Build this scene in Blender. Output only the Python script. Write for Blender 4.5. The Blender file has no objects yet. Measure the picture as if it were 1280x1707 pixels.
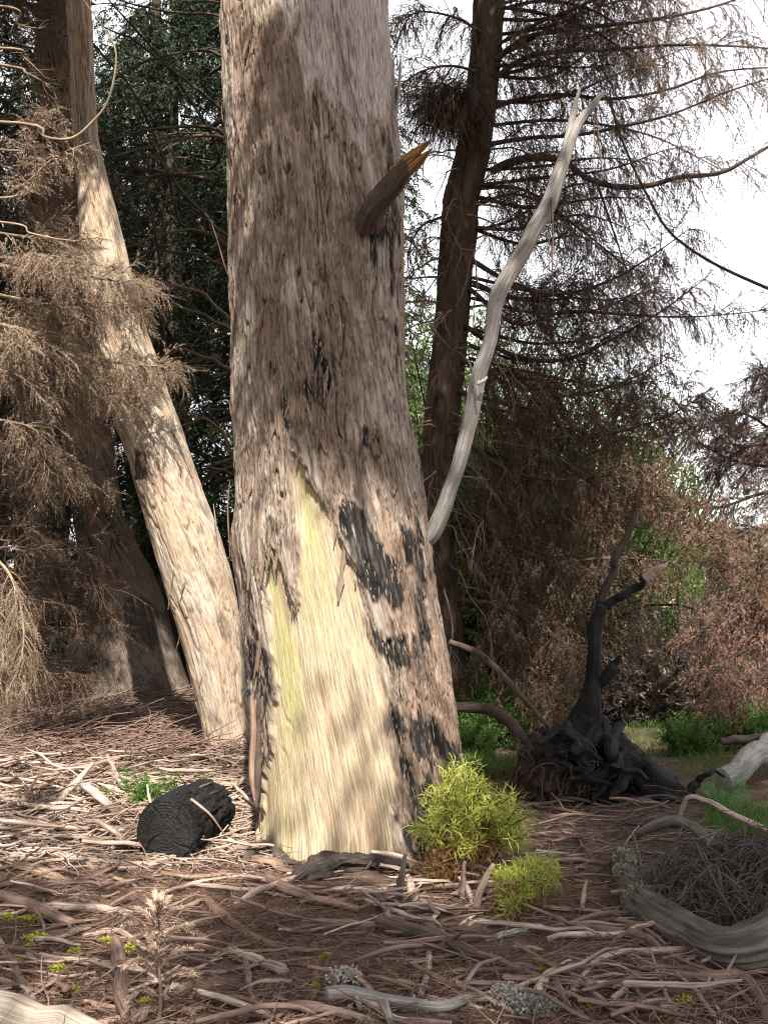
import bpy, math, random
import numpy as np
from mathutils import Vector

# ------------------------------------------------------------------ camera, world, sun
sc = bpy.context.scene
COL = sc.collection
PW, PH, FPX, HORIZON = 1280.0, 1707.0, 1750.0, 940.0
CAM = np.array([0.0, 0.0, 1.55])
PITCH = math.atan((HORIZON - PH / 2) / FPX)
cam_data = bpy.data.cameras.new('camera')
cam = bpy.data.objects.new('camera', cam_data)
COL.objects.link(cam)
cam.location = CAM
cam.rotation_euler = (math.pi / 2 + PITCH, 0, 0)
cam_data.sensor_fit = 'VERTICAL'
cam_data.angle = 2 * math.atan(PH / 2 / FPX)
cam_data.clip_start = 0.05
cam_data.clip_end = 2000
sc.camera = cam

SUN_EL, SUN_AZ = math.radians(52), math.radians(175)      # almost straight behind the viewer
SUN = np.array([math.sin(SUN_AZ) * math.cos(SUN_EL), math.cos(SUN_AZ) * math.cos(SUN_EL), math.sin(SUN_EL)])
world = bpy.data.worlds.new('World')
sc.world = world
world.use_nodes = True
wn, wl = world.node_tree.nodes, world.node_tree.links
wn.clear()
sky = wn.new('ShaderNodeTexSky')
sky.sky_type = 'NISHITA'
sky.sun_disc = False
sky.sun_elevation = SUN_EL
sky.sun_rotation = SUN_AZ
sky.air_density = 1.0
sky.dust_density = 4.0
cloud = wn.new('ShaderNodeMixRGB')                          # thin bright overcast over the whole sky
cloud.inputs[0].default_value = 0.72
cloud.inputs[2].default_value = (9.3, 9.2, 9.3, 1)
bg = wn.new('ShaderNodeBackground')
bg.inputs[1].default_value = 0.082
wo = wn.new('ShaderNodeOutputWorld')
wl.new(sky.outputs[0], cloud.inputs[1])
wl.new(cloud.outputs[0], bg.inputs[0])
wl.new(bg.outputs[0], wo.inputs[0])

sun_data = bpy.data.lights.new('sun', 'SUN')
sun_data.energy = 5.0
sun_data.angle = math.radians(0.55)
sun_data.color = (1.0, 0.95, 0.86)
sun = bpy.data.objects.new('sun', sun_data)
COL.objects.link(sun)
sun.rotation_euler = Vector(-SUN).to_track_quat('-Z', 'Y').to_euler()
sun.location = (-6, -12, 20)

sc.view_settings.view_transform = 'Standard'
sc.view_settings.look = 'None'
sc.view_settings.exposure = 1.45
sc.view_settings.gamma = 1.0
sc.cycles.max_bounces = 5
sc.cycles.diffuse_bounces = 3
sc.cycles.glossy_bounces = 2
sc.cycles.transmission_bounces = 3
sc.cycles.transparent_max_bounces = 4
sc.cycles.use_denoising = True
sc.cycles.filter_width = 1.1

# ------------------------------------------------------------------ pixel <-> place
CP, SP = math.cos(PITCH), math.sin(PITCH)


def ray(px, py):
    px, py = np.asarray(px, float), np.asarray(py, float)
    dx, dv = (px - PW / 2) / FPX, (PH / 2 - py) / FPX
    return np.stack([dx, CP - SP * dv, SP + CP * dv], -1)


def at(px, py, Y):
    d = ray(px, py)
    return CAM + d * (np.asarray(Y, float) / d[..., 1])[..., None]


def proj(P):
    q = P - CAM
    dep = np.maximum(q[..., 1] * CP + q[..., 2] * SP, 1e-3)
    up = -q[..., 1] * SP + q[..., 2] * CP
    return PW / 2 + FPX * q[..., 0] / dep, PH / 2 - FPX * up / dep


def hash3(ix, iy, iz):
    n = (ix.astype(np.int64) * 374761393 + iy.astype(np.int64) * 668265263 + iz.astype(np.int64) * 1440662683) & 0xffffffff
    n = ((n ^ (n >> 13)) * 1274126177) & 0xffffffff
    n = ((n ^ (n >> 16)) * 2246822519) & 0xffffffff
    return ((n ^ (n >> 15)) & 0xffffff) / float(0xffffff)


def noise(x, y, z=0.0):
    """value noise, -1..1"""
    x, y, z = np.broadcast_arrays(np.asarray(x, float), np.asarray(y, float), np.asarray(z, float))
    ix, iy, iz = np.floor(x), np.floor(y), np.floor(z)
    fx, fy, fz = x - ix, y - iy, z - iz
    fx, fy, fz = [f * f * f * (f * (f * 6 - 15) + 10) for f in (fx, fy, fz)]
    r = 0
    for a in (0, 1):
        wx = fx if a else 1 - fx
        for b in (0, 1):
            wy = fy if b else 1 - fy
            for c in (0, 1):
                wz = fz if c else 1 - fz
                r = r + wx * wy * wz * hash3(ix + a, iy + b, iz + c)
    return r * 2 - 1


def fbm(x, y, z=0.0, o=4):
    a, s, t = 1.0, 0.0, 0.0
    x, y, z = np.asarray(x, float), np.asarray(y, float), np.asarray(z, float)
    for k in range(o):
        s = s + a * noise(x * 2 ** k + 17.3 * k, y * 2 ** k + 5.1 * k, z * 2 ** k)
        t += a
        a *= 0.5
    return s / t


def smooth(e0, e1, x):
    t = np.clip((np.asarray(x, float) - e0) / (e1 - e0), 0, 1)
    return t * t * (3 - 2 * t)


def H(x, y):
    """height of the forest floor"""
    x, y = np.asarray(x, float), np.asarray(y, float)
    h = 0.035 * fbm(x * 0.9, y * 0.9, 3.0, 3) + 0.012 * noise(x * 4, y * 4, 8.0)
    h = h * (1 - smooth(10, 14, y)) + 0.0
    right = smooth(0.6, 3.0, x - 0.02 * (y - 9))
    back = np.maximum(y - 9.0, 0)
    fall = np.where(back < 22, -0.17 * back * smooth(0, 4, back), -3.74 + (back - 22) * 0.14)
    fall = np.where(back > 80, -3.74 + 58 * 0.14 + 0.02 * (back - 80), fall)
    fall = fall + smooth(8, 20, back) * 1.0 * fbm(x * 0.06, y * 0.06, 1.0, 3)
    rise = 0.05 * np.maximum(y - 10.5, 0) * (1 - smooth(20, 60, y)) + 0.6 * smooth(20, 60, y)
    return h + right * fall + (1 - right) * rise


def gp(px, py):
    """ground point seen at a pixel"""
    d = ray(px, py)
    z = np.zeros(np.shape(px))
    for _ in range(6):
        t = (z - CAM[2]) / np.minimum(d[..., 2], -0.02)
        P = CAM + d * t[..., None]
        z = H(P[..., 0], P[..., 1])
    P[..., 2] = z
    return P


def inpoly(px, py, poly):
    px, py = np.asarray(px, float), np.asarray(py, float)
    c = np.zeros(px.shape, bool)
    n = len(poly)
    for i in range(n):
        x0, y0 = poly[i]
        x1, y1 = poly[(i + 1) % n]
        if y0 == y1:
            continue
        c ^= ((y0 > py) != (y1 > py)) & (px < (x1 - x0) * (py - y0) / (y1 - y0) + x0)
    return c


def sdpoly(px, py, poly):
    """signed distance to a polygon in pixels, negative inside"""
    best = np.full(np.shape(px), 1e9)
    n = len(poly)
    for i in range(n):
        (x0, y0), (x1, y1) = poly[i], poly[(i + 1) % n]
        ex, ey = x1 - x0, y1 - y0
        t = np.clip(((px - x0) * ex + (py - y0) * ey) / (ex * ex + ey * ey + 1e-9), 0, 1)
        best = np.minimum(best, (px - x0 - t * ex) ** 2 + (py - y0 - t * ey) ** 2)
    return np.sqrt(best) * np.where(inpoly(px, py, poly), -1.0, 1.0)


def spline(pts, n):
    """Catmull-Rom through rows of any width"""
    p = np.asarray(pts, float)
    p = np.vstack([2 * p[0] - p[1], p, 2 * p[-1] - p[-2]])
    m = len(p) - 3
    out = []
    for t in np.linspace(0, m, n):
        i = min(int(t), m - 1)
        f = t - i
        a, b, c, d = p[i:i + 4]
        out.append(0.5 * ((2 * b) + (c - a) * f + (2 * a - 5 * b + 4 * c - d) * f * f + (3 * b - a - 3 * c + d) * f ** 3))
    return np.array(out)


def unit(v):
    return v / np.maximum(np.linalg.norm(v, axis=-1, keepdims=True), 1e-9)


# ------------------------------------------------------------------ mesh building
class MB:
    def __init__(self):
        self.v, self.f, self.g, self.n, self.hasg = [], [], [], 0, False

    def add(self, verts, faces, grain=None):
        verts, faces = np.asarray(verts, float).reshape(-1, 3), np.asarray(faces, np.int64)
        self.v.append(verts)
        self.f.append(faces + self.n)
        self.hasg |= grain is not None
        self.g.append(np.zeros_like(verts) if grain is None else np.asarray(grain, float).reshape(-1, 3))
        self.n += len(verts)

    def mesh(self, name, mat, sm=True):
        me = bpy.data.meshes.new(name)
        V = np.concatenate(self.v)
        me.vertices.add(len(V))
        me.vertices.foreach_set('co', V.astype(np.float32).ravel())
        loops = np.concatenate([f.ravel() for f in self.f])
        cnt = np.concatenate([np.full(len(f), f.shape[1]) for f in self.f])
        st = np.concatenate([[0], np.cumsum(cnt)[:-1]])
        me.loops.add(len(loops))
        me.loops.foreach_set('vertex_index', loops.astype(np.int32))
        me.polygons.add(len(cnt))
        me.polygons.foreach_set('loop_start', st.astype(np.int32))
        me.update(calc_edges=True)
        me.polygons.foreach_set('use_smooth', np.full(len(cnt), sm))
        if self.hasg:
            ga = me.attributes.new('grain', 'FLOAT_VECTOR', 'POINT')
            ga.data.foreach_set('vector', np.concatenate(self.g).astype(np.float32).ravel())
        if mat:
            me.materials.append(mat)
        return me

    def build(self, name, mat, parent=None, sm=True, kind=None):
        o = bpy.data.objects.new(name, self.mesh(name, mat, sm))
        COL.objects.link(o)
        if parent is not None:
            o.parent = parent
            o.matrix_parent_inverse = parent.matrix_world.inverted() if False else o.matrix_parent_inverse
            loc = Vector((0, 0, 0))
            p = parent
            while p is not None:
                loc += Vector(p.location)
                p = p.parent
            o.location = -loc                      # parts are modelled in world metres; parents are only moved, never turned
        if kind:
            o['kind'] = kind
        return o


def tag(o, label, cat, group=None):
    o['label'] = label
    o['category'] = cat
    if group:
        o['group'] = group
    return o


def thing(name, label, cat, loc=(0, 0, 0), group=None):
    o = bpy.data.objects.new(name, None)
    COL.objects.link(o)
    o.empty_display_size = 0.2
    o.location = [float(c) for c in loc]
    return tag(o, label, cat, group)


def frames(pts):
    t = unit(np.gradient(pts, axis=0))
    ref = np.array([0, 0, 1.0]) if abs(t[0][2]) < 0.9 else np.array([1.0, 0, 0])
    a = unit(np.cross(t[0], ref))
    A = []
    for k in range(len(pts)):
        a = unit(a - t[k] * np.dot(a, t[k]))
        A.append(a)
    A = np.array(A)
    return t, A, np.cross(t, A)


def tube(mb, pts, rad, sides=8, rough=0.0, seed=0.0, flat=1.0, flatdir=None, freq=6.0, long=2.0, crackle=0.0, cap=0.25):
    pts = np.asarray(pts, float)
    rad = np.interp(np.linspace(0, 1, len(pts)), np.linspace(0, 1, len(rad)), rad)
    t, A, B = frames(pts)
    ang = np.linspace(0, 2 * math.pi, sides, endpoint=False)
    s = np.concatenate([[0], np.cumsum(np.linalg.norm(np.diff(pts, axis=0), axis=1))])
    rr = rad[:, None] * np.ones(sides)[None]
    if rough:
        n1 = fbm(np.cos(ang)[None] * freq / 3 + seed, np.sin(ang)[None] * freq / 3 + seed * 1.7, s[:, None] * long + seed, 3)
        rr = rr * (1 + rough * n1 * 2)
    if crackle:
        cn = np.abs(noise(np.cos(ang)[None] * freq * 0.5 + seed, np.sin(ang)[None] * freq * 0.5, s[:, None] * long * 3 + seed))
        cn2 = np.abs(noise(np.cos(ang)[None] * freq * 1.1 + seed, np.sin(ang)[None] * freq * 1.1 + 9, s[:, None] * long * 0.8 + seed))
        rr = rr * (1 - crackle * (1 - smooth(0, 0.16, cn)) - crackle * (1 - smooth(0, 0.2, cn2)))
    ca, sa = np.cos(ang)[None, :, None], np.sin(ang)[None, :, None]
    V = pts[:, None] + rr[..., None] * (ca * A[:, None] + flat * sa * B[:, None])
    n = len(pts)
    i = np.arange(n - 1)[:, None] * sides
    j = np.arange(sides)[None]
    F = np.stack([i + j, i + (j + 1) % sides, i + sides + (j + 1) % sides, i + sides + j], -1).reshape(-1, 4)
    rm = max(float(rad.mean()), 0.004)
    # the grain runs round the limb as a cylinder, so there is no seam
    G = np.stack([np.cos(ang)[None] * rm + 0 * rr, np.sin(ang)[None] * rm + 0 * rr, s[:, None] + 0 * rr], -1) + (seed * 0.731) % 7.0
    mb.add(V.reshape(-1, 3), F, G)
    for e, rev in ((0, True), (n - 1, False)):
        ring = V[e]
        c = pts[e] + (t[e] if e else -t[e]) * rad[e] * cap
        W = np.vstack([ring, c])
        q = np.arange(sides)
        T = np.stack([q, (q + 1) % sides, np.full(sides, sides)], -1)
        if rev:
            T = T[:, ::-1]
        mb.add(W, T, np.vstack([G[e], G[e].mean(0)]))


def perp(D, rng):
    r = rng.normal(size=D.shape)
    r -= D * (r * D).sum(-1, keepdims=True)
    return unit(r)


def twigs(mb, P, D, L, R, seg=6, droop=0.25, wig=0.12, rng=None, sides=3, taper=0.25, make=True):
    """many thin bent twigs at once; returns their points and directions"""
    n = len(P)
    L, R = np.broadcast_to(L, (n,)), np.broadcast_to(R, (n,))
    pts, dirs = [P], [D]
    p, d = P.copy(), D.copy()
    for k in range(seg):
        d = unit(d + wig * rng.normal(size=(n, 3)) + np.array([0, 0, -1.0]) * (np.broadcast_to(droop, (n,)) / seg)[:, None] * 2)
        p = p + d * (L / seg)[:, None]
        pts.append(p)
        dirs.append(d)
    pts, dirs = np.stack(pts, 1), np.stack(dirs, 1)
    if make:
        a = perp(dirs[:, 0], rng)
        A = a[:, None] - dirs * (a[:, None] * dirs).sum(-1, keepdims=True)
        A = unit(A)
        B = np.cross(dirs, A)
        ang = np.linspace(0, 2 * math.pi, sides, endpoint=False)
        rad = R[:, None] * np.linspace(1, taper, seg + 1)[None]
        V = pts[:, :, None] + rad[:, :, None, None] * (np.cos(ang)[None, None, :, None] * A[:, :, None] + np.sin(ang)[None, None, :, None] * B[:, :, None])
        base = (np.arange(n) * (seg + 1) * sides)[:, None, None]
        i = (np.arange(seg) * sides)[None, :, None]
        j = np.arange(sides)[None, None]
        F = np.stack([base + i + j, base + i + (j + 1) % sides, base + i + sides + (j + 1) % sides, base + i + sides + j], -1).reshape(-1, 4)
        mb.add(V.reshape(-1, 3), F)
    return pts, dirs


def along(pts, dirs, k, rng, lo=0.15, hi=1.0):
    n, s = pts.shape[0], pts.shape[1] - 1
    t = rng.uniform(lo, hi, (n, k)) * s
    i = np.minimum(t.astype(int), s - 1)
    f = (t - i)[..., None]
    r = np.arange(n)[:, None]
    P = pts[r, i] * (1 - f) + pts[r, i + 1] * f
    return P.reshape(-1, 3), dirs[r, i + 1].reshape(-1, 3), (t / s).reshape(-1)


def leaves(mb, P, D, L, W, rng, bend=0.0, up=None):
    """one bent four-sided leaf (two faces) per point"""
    n = len(P)
    L, W = np.broadcast_to(L, (n,))[:, None], np.broadcast_to(W, (n,))[:, None]
    S = perp(D, rng) if up is None else unit(np.cross(D, up) + 1e-6)
    N = np.cross(S, D)
    mid = P + D * L * 0.45 + N * L * bend
    tip = P + D * L - N * L * bend * 0.6
    V = np.stack([P, mid + S * W * 0.5, tip, mid - S * W * 0.5], 1)
    F = np.arange(n)[:, None] * 4 + np.array([[0, 1, 2, 3]])
    mb.add(V.reshape(-1, 3), F)


def needles(mb, P, D, L, W, rng):
    n = len(P)
    L, W = np.broadcast_to(L, (n,))[:, None], np.broadcast_to(W, (n,))[:, None]
    S = perp(D, rng)
    V = np.stack([P - S * W * 0.5, P + S * W * 0.5, P + D * L], 1)
    mb.add(V.reshape(-1, 3), np.arange(n * 3).reshape(-1, 3))


def sprays(mbl, P, D, L, m, ll, lw, rng, ang=0.8, planar=True, droop=0.0, stem=None, stemw=0.0025, quad=False):
    """feathery shoots: a thin stem with m leaflets"""
    n = len(P)
    L = np.broadcast_to(L, (n,))
    S = perp(D, rng)
    t = np.linspace(0.05, 1, m)
    sg = np.where(np.arange(m) % 2 == 0, 1.0, -1.0)
    Q = P[:, None] + D[:, None] * (L[:, None] * t[None])[..., None]
    Q[..., 2] -= droop * (L[:, None] * t[None] ** 2)
    if planar:
        dd = D[:, None] * (1 - 0.4 * ang) + S[:, None] * (sg * ang)[None, :, None] + 0.25 * rng.normal(size=(n, m, 3))
    else:
        dd = D[:, None] * (1 - 0.4 * ang) + ang * rng.normal(size=(n, m, 3)) * 0.8
    dd[..., 2] -= droop
    dd = unit(dd)
    lz = (ll * (1.15 - 0.7 * t)[None] * rng.uniform(0.6, 1.3, (n, m))).ravel()
    if quad:
        leaves(mbl, Q.reshape(-1, 3), dd.reshape(-1, 3), lz, lw, rng, 0.08)
    else:
        needles(mbl, Q.reshape(-1, 3), dd.reshape(-1, 3), lz, lw, rng)
    e = P + D * L[:, None]
    e[:, 2] -= droop * L
    mbs = stem or mbl
    needles(mbs, P, unit(e - P), np.linalg.norm(e - P, axis=1), stemw, rng)


# ------------------------------------------------------------------ materials
def new_mat(name):
    m = bpy.data.materials.new(name)
    m.use_nodes = True
    nt = m.node_tree
    b = nt.nodes['Principled BSDF']
    b.inputs['Roughness'].default_value = 0.85
    b.inputs['Specular IOR Level'].default_value = 0.25
    return m, nt, b


def nd(nt, kind, **kw):
    n = nt.nodes.new(kind)
    for k, v in kw.items():
        setattr(n, k, v)
    return n


def mixc(nt, fac, a, b, mode='MIX'):
    n = nd(nt, 'ShaderNodeMixRGB', blend_type=mode)
    for k, s in ((0, fac), (1, a), (2, b)):
        if isinstance(s, bpy.types.NodeSocket):
            nt.links.new(s, n.inputs[k])
        elif isinstance(s, tuple):
            n.inputs[k].default_value = s + (1,) if len(s) == 3 else s
        else:
            n.inputs[k].default_value = s
    return n.outputs[0]


def ramp(nt, src, stops):
    n = nd(nt, 'ShaderNodeValToRGB')
    nt.links.new(src, n.inputs[0])
    e = n.color_ramp.elements
    while len(e) < len(stops):
        e.new(0.5)
    for k, (p, c) in enumerate(stops):
        e[k].position = p
        e[k].color = (c, c, c, 1) if not isinstance(c, tuple) else c + (1,)
    return n.outputs[0]


def ntex(nt, scale, coord=None, stretch=None, detail=4, rough=0.6, typ='ShaderNodeTexNoise'):
    n = nd(nt, typ)
    n.inputs['Scale'].default_value = scale
    if typ == 'ShaderNodeTexNoise':
        n.inputs['Detail'].default_value = detail
        n.inputs['Roughness'].default_value = rough
    if coord is None:
        coord = nd(nt, 'ShaderNodeTexCoord').outputs['Object']
    if stretch:
        mp = nd(nt, 'ShaderNodeMapping')
        mp.inputs['Scale'].default_value = stretch
        nt.links.new(coord, mp.inputs[0])
        coord = mp.outputs[0]
    nt.links.new(coord, n.inputs['Vector'])
    return n.outputs[0]


def bump(nt, b, src, dist, strength=1.0):
    n = nd(nt, 'ShaderNodeBump')
    n.inputs['Strength'].default_value = strength
    n.inputs['Distance'].default_value = dist
    nt.links.new(src, n.inputs['Height'])
    nt.links.new(n.outputs[0], b.inputs['Normal'])


def attr(nt, name):
    n = nd(nt, 'ShaderNodeAttribute', attribute_name=name)
    return n


def bark_material(name, light, dark, red, pale, scarc, mossc, grain_scale=1.0, line_amt=0.75):
    m, nt, b = new_mat(name)
    g = attr(nt, 'grain').outputs['Vector']
    fine = ntex(nt, 1.0, g, (170 * grain_scale, 9 * grain_scale, 1), 5, 0.65)
    mid = ntex(nt, 1.0, g, (34 * grain_scale, 3.2 * grain_scale, 1), 5, 0.6)
    big = ntex(nt, 1.0, g, (5, 1.6, 1), 4, 0.6)
    c = mixc(nt, ramp(nt, mid, [(0.36, 0.0), (0.64, 1.0)]), dark, light)
    c = mixc(nt, ramp(nt, big, [(0.42, 0.0), (0.68, 0.75)]), c, mixc(nt, ramp(nt, mid, [(0.3, 0.0), (0.7, 1.0)]), red, light))
    c = mixc(nt, attr(nt, 'layer').outputs['Fac'], c, red)
    c = mixc(nt, attr(nt, 'inner_shade').outputs['Fac'], c, tuple(0.3 * x for x in red))
    c = mixc(nt, attr(nt, 'pale').outputs['Fac'], c, mixc(nt, ramp(nt, fine, [(0.3, 0.0), (0.62, 1.0)]), tuple(0.62 * x for x in pale), pale))
    wood = mixc(nt, ramp(nt, ntex(nt, 1.0, g, (120, 2.6, 1), 5, 0.7), [(0.33, 0.0), (0.58, 1.0)]), tuple(0.36 * x for x in scarc), scarc)
    wood = mixc(nt, ramp(nt, ntex(nt, 1.0, g, (9, 1.1, 1), 3, 0.6), [(0.46, 0.0), (0.72, 0.75)]), wood, (0.22, 0.145, 0.09))
    wood = mixc(nt, attr(nt, 'moss').outputs['Fac'], wood, mossc)
    c = mixc(nt, attr(nt, 'scar').outputs['Fac'], c, wood)
    ln = ntex(nt, 1.0, g, (52 * grain_scale, 4.2 * grain_scale, 1), 5, 0.62)
    lines = ramp(nt, ln, [(0.452, 0.0), (0.480, 1.0), (0.492, 1.0), (0.522, 0.0)])
    lmask = ramp(nt, ntex(nt, 1.0, g, (11, 5.5, 1), 3, 0.6), [(0.42, 0.0), (0.60, line_amt)])
    lf = mixc(nt, 1.0, lines, lmask, 'MULTIPLY')
    keep = mixc(nt, 1.0, lf, mixc(nt, attr(nt, 'scar').outputs['Fac'], (1, 1, 1), (0.0, 0.0, 0.0)), 'MULTIPLY')
    c = mixc(nt, keep, c, tuple(0.3 * x for x in red))
    var = ramp(nt, fine, [(0.34, 0.55), (0.62, 1.15)])
    c = mixc(nt, 1.0, c, var, 'MULTIPLY')
    bn = mixc(nt, ramp(nt, mid, [(0.4, 0.0), (0.8, 1.0)]), (0.006, 0.006, 0.006), (0.020, 0.018, 0.017))
    c = mixc(nt, attr(nt, 'burn_dark').outputs['Fac'], c, bn)
    nt.links.new(c, b.inputs['Base Color'])
    hh = mixc(nt, 0.4, fine, mid)
    hh = mixc(nt, 0.4, hh, mixc(nt, 1.0, (1, 1, 1), keep, 'SUBTRACT'))
    bump(nt, b, hh, 0.012, 0.9)
    return m


def stick_material(name, c0, c1, c2, rough=0.85, stretch=(60, 60, 6), bumpd=0.004, spec=0.2):
    """wood that varies from piece to piece and along its grain"""
    m, nt, b = new_mat(name)
    oi = nd(nt, 'ShaderNodeObjectInfo').outputs['Random']
    isl = nd(nt, 'ShaderNodeNewGeometry').outputs['Random Per Island']
    add = nd(nt, 'ShaderNodeMath', operation='ADD')
    nt.links.new(oi, add.inputs[0])
    nt.links.new(isl, add.inputs[1])
    fr = nd(nt, 'ShaderNodeMath', operation='FRACT')
    nt.links.new(add.outputs[0], fr.inputs[0])
    c = ramp(nt, fr.outputs[0], [(0.0, c0), (0.5, c1), (1.0, c2)])
    gv = attr(nt, 'grain').outputs['Vector']
    f = ntex(nt, 1.0, gv, (stretch[0] * 2.2, stretch[1] * 2.2, stretch[2]), 5, 0.65)
    c = mixc(nt, 1.0, c, ramp(nt, f, [(0.34, 0.32), (0.64, 1.25)]), 'MULTIPLY')
    f2 = ntex(nt, 7.0, None, None, 4, 0.6)
    c = mixc(nt, ramp(nt, f2, [(0.45, 0.0), (0.7, 0.6)]), c, tuple(0.4 * x for x in c0))
    nt.links.new(c, b.inputs['Base Color'])
    b.inputs['Roughness'].default_value = rough
    b.inputs['Specular IOR Level'].default_value = spec
    bump(nt, b, f, bumpd, 0.9)
    return m


def leaf_material(name, cols, trans=0.35, rough=0.6):
    m, nt, b = new_mat(name)
    isl = nd(nt, 'ShaderNodeNewGeometry').outputs['Random Per Island']
    n = len(cols)
    c = ramp(nt, isl, [(k / (n - 1), cols[k]) for k in range(n)])
    big = ntex(nt, 1.7, None, None, 2, 0.5)
    c = mixc(nt, 1.0, c, ramp(nt, big, [(0.3, 0.7), (0.7, 1.25)]), 'MULTIPLY')
    nt.links.new(c, b.inputs['Base Color'])
    b.inputs['Roughness'].default_value = rough
    if trans:
        tr = nd(nt, 'ShaderNodeBsdfTranslucent')
        nt.links.new(c, tr.inputs[0])
        mx = nd(nt, 'ShaderNodeMixShader')
        mx.inputs[0].default_value = trans
        out = nt.nodes['Material Output']
        nt.links.new(b.outputs[0], mx.inputs[1])
        nt.links.new(tr.outputs[0], mx.inputs[2])
        nt.links.new(mx.outputs[0], out.inputs[0])
    return m


M = {}
M['bark'] = bark_material('fibrous_bark', (0.43, 0.365, 0.305), (0.165, 0.13, 0.103), (0.23, 0.152, 0.108), (0.44, 0.385, 0.345), (0.50, 0.395, 0.27), (0.36, 0.335, 0.14))
M['lean'] = bark_material('pale_shaggy_bark', (0.46, 0.37, 0.28), (0.25, 0.185, 0.13), (0.36, 0.25, 0.165), (0.5, 0.42, 0.34), (0.5, 0.4, 0.26), (0.4, 0.38, 0.2), 1.0, 0.35)
M['brown_bark'] = bark_material('brown_conifer_bark', (0.17, 0.118, 0.082), (0.065, 0.044, 0.032), (0.12, 0.07, 0.043), (0.2, 0.165, 0.135), (0.3, 0.22, 0.14), (0.2, 0.2, 0.08))
M['conifer_bark'] = bark_material('dark_conifer_bark', (0.095, 0.066, 0.047), (0.04, 0.028, 0.021), (0.08, 0.046, 0.029), (0.2, 0.17, 0.14), (0.3, 0.22, 0.14), (0.2, 0.2, 0.08))
M['flake'] = stick_material('bark_flake', (0.31, 0.25, 0.195), (0.17, 0.115, 0.08), (0.24, 0.165, 0.115), stretch=(90, 90, 8))
M['dark_bark'] = stick_material('dark_bark', (0.055, 0.04, 0.03), (0.07, 0.05, 0.038), (0.04, 0.032, 0.026), stretch=(30, 30, 4), bumpd=0.01)
M['clod'] = stick_material('root_earth', (0.05, 0.033, 0.024), (0.075, 0.048, 0.034), (0.035, 0.025, 0.02), stretch=(30, 30, 30), bumpd=0.02)
M['silver'] = stick_material('silvered_wood', (0.30, 0.275, 0.25), (0.34, 0.31, 0.285), (0.27, 0.25, 0.235), stretch=(70, 70, 5), bumpd=0.006)
M['bleached'] = stick_material('bleached_wood', (0.40, 0.33, 0.26), (0.44, 0.36, 0.285), (0.36, 0.29, 0.225), stretch=(80, 80, 2.0), bumpd=0.004)
M['grey_log'] = stick_material('grey_weathered_log', (0.12, 0.103, 0.088), (0.15, 0.128, 0.11), (0.10, 0.086, 0.075), stretch=(22, 22, 5), bumpd=0.014)
M['char'] = stick_material('charred_wood', (0.009, 0.009, 0.010), (0.016, 0.015, 0.015), (0.012, 0.011, 0.011), rough=0.72, stretch=(35, 35, 12), bumpd=0.012, spec=0.25)
M['char_brown'] = stick_material('half_charred_bark', (0.016, 0.014, 0.013), (0.045, 0.034, 0.028), (0.022, 0.018, 0.016), rough=0.7, stretch=(35, 35, 12), bumpd=0.012, spec=0.3)
M['stick_pale'] = stick_material('pale_dry_stick', (0.38, 0.275, 0.225), (0.47, 0.36, 0.30), (0.30, 0.21, 0.17))
M['heap'] = stick_material('heaped_dry_stick', (0.30, 0.21, 0.155), (0.44, 0.34, 0.27), (0.15, 0.10, 0.075))
M['stick_brown'] = stick_material('brown_stick', (0.205, 0.132, 0.104), (0.28, 0.19, 0.155), (0.14, 0.09, 0.072))
M['stick_dark'] = stick_material('dark_stick', (0.075, 0.055, 0.045), (0.11, 0.08, 0.062), (0.05, 0.04, 0.034))
M['bark_strip'] = stick_material('peeled_bark', (0.27, 0.165, 0.115), (0.36, 0.25, 0.185), (0.20, 0.125, 0.088), stretch=(50, 50, 5))
M['twig_beige'] = stick_material('beige_dead_twig', (0.25, 0.18, 0.125), (0.34, 0.255, 0.182), (0.18, 0.125, 0.085), bumpd=0.001)
M['twig_brown'] = stick_material('brown_dead_twig', (0.12, 0.08, 0.056), (0.20, 0.14, 0.098), (0.07, 0.048, 0.035), bumpd=0.001)
M['twig_dark'] = stick_material('dark_twig', (0.06, 0.044, 0.034), (0.10, 0.07, 0.052), (0.035, 0.027, 0.022), bumpd=0.001)
M['twig_grey'] = stick_material('grey_dead_twig', (0.085, 0.073, 0.066), (0.16, 0.138, 0.122), (0.045, 0.038, 0.034), bumpd=0.001)
M['orange_wood'] = stick_material('raw_orange_wood', (0.33, 0.16, 0.05), (0.42, 0.24, 0.09), (0.22, 0.10, 0.035))
M['fol_beige'] = leaf_material('dead_beige_foliage', [(0.21, 0.148, 0.098), (0.30, 0.22, 0.152), (0.15, 0.102, 0.068), (0.34, 0.26, 0.19)], 0.2)
M['fol_pale'] = leaf_material('bleached_dead_foliage', [(0.42, 0.31, 0.22), (0.52, 0.40, 0.30), (0.34, 0.24, 0.165)], 0.25)
M['fol_brown'] = leaf_material('dead_brown_foliage', [(0.085, 0.052, 0.034), (0.14, 0.085, 0.055), (0.06, 0.04, 0.028), (0.17, 0.105, 0.065)], 0.2)
M['fol_red'] = leaf_material('dead_reddish_foliage', [(0.13, 0.07, 0.05), (0.20, 0.11, 0.078), (0.09, 0.052, 0.04), (0.24, 0.14, 0.10)], 0.2)
M['fol_dkgreen'] = leaf_material('dark_conifer_green', [(0.014, 0.026, 0.011), (0.022, 0.042, 0.015), (0.011, 0.02, 0.009), (0.034, 0.056, 0.02)], 0.25)
M['fol_green'] = leaf_material('sunlit_green', [(0.08, 0.14, 0.03), (0.12, 0.19, 0.04), (0.06, 0.11, 0.025), (0.17, 0.22, 0.06)], 0.4)
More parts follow.
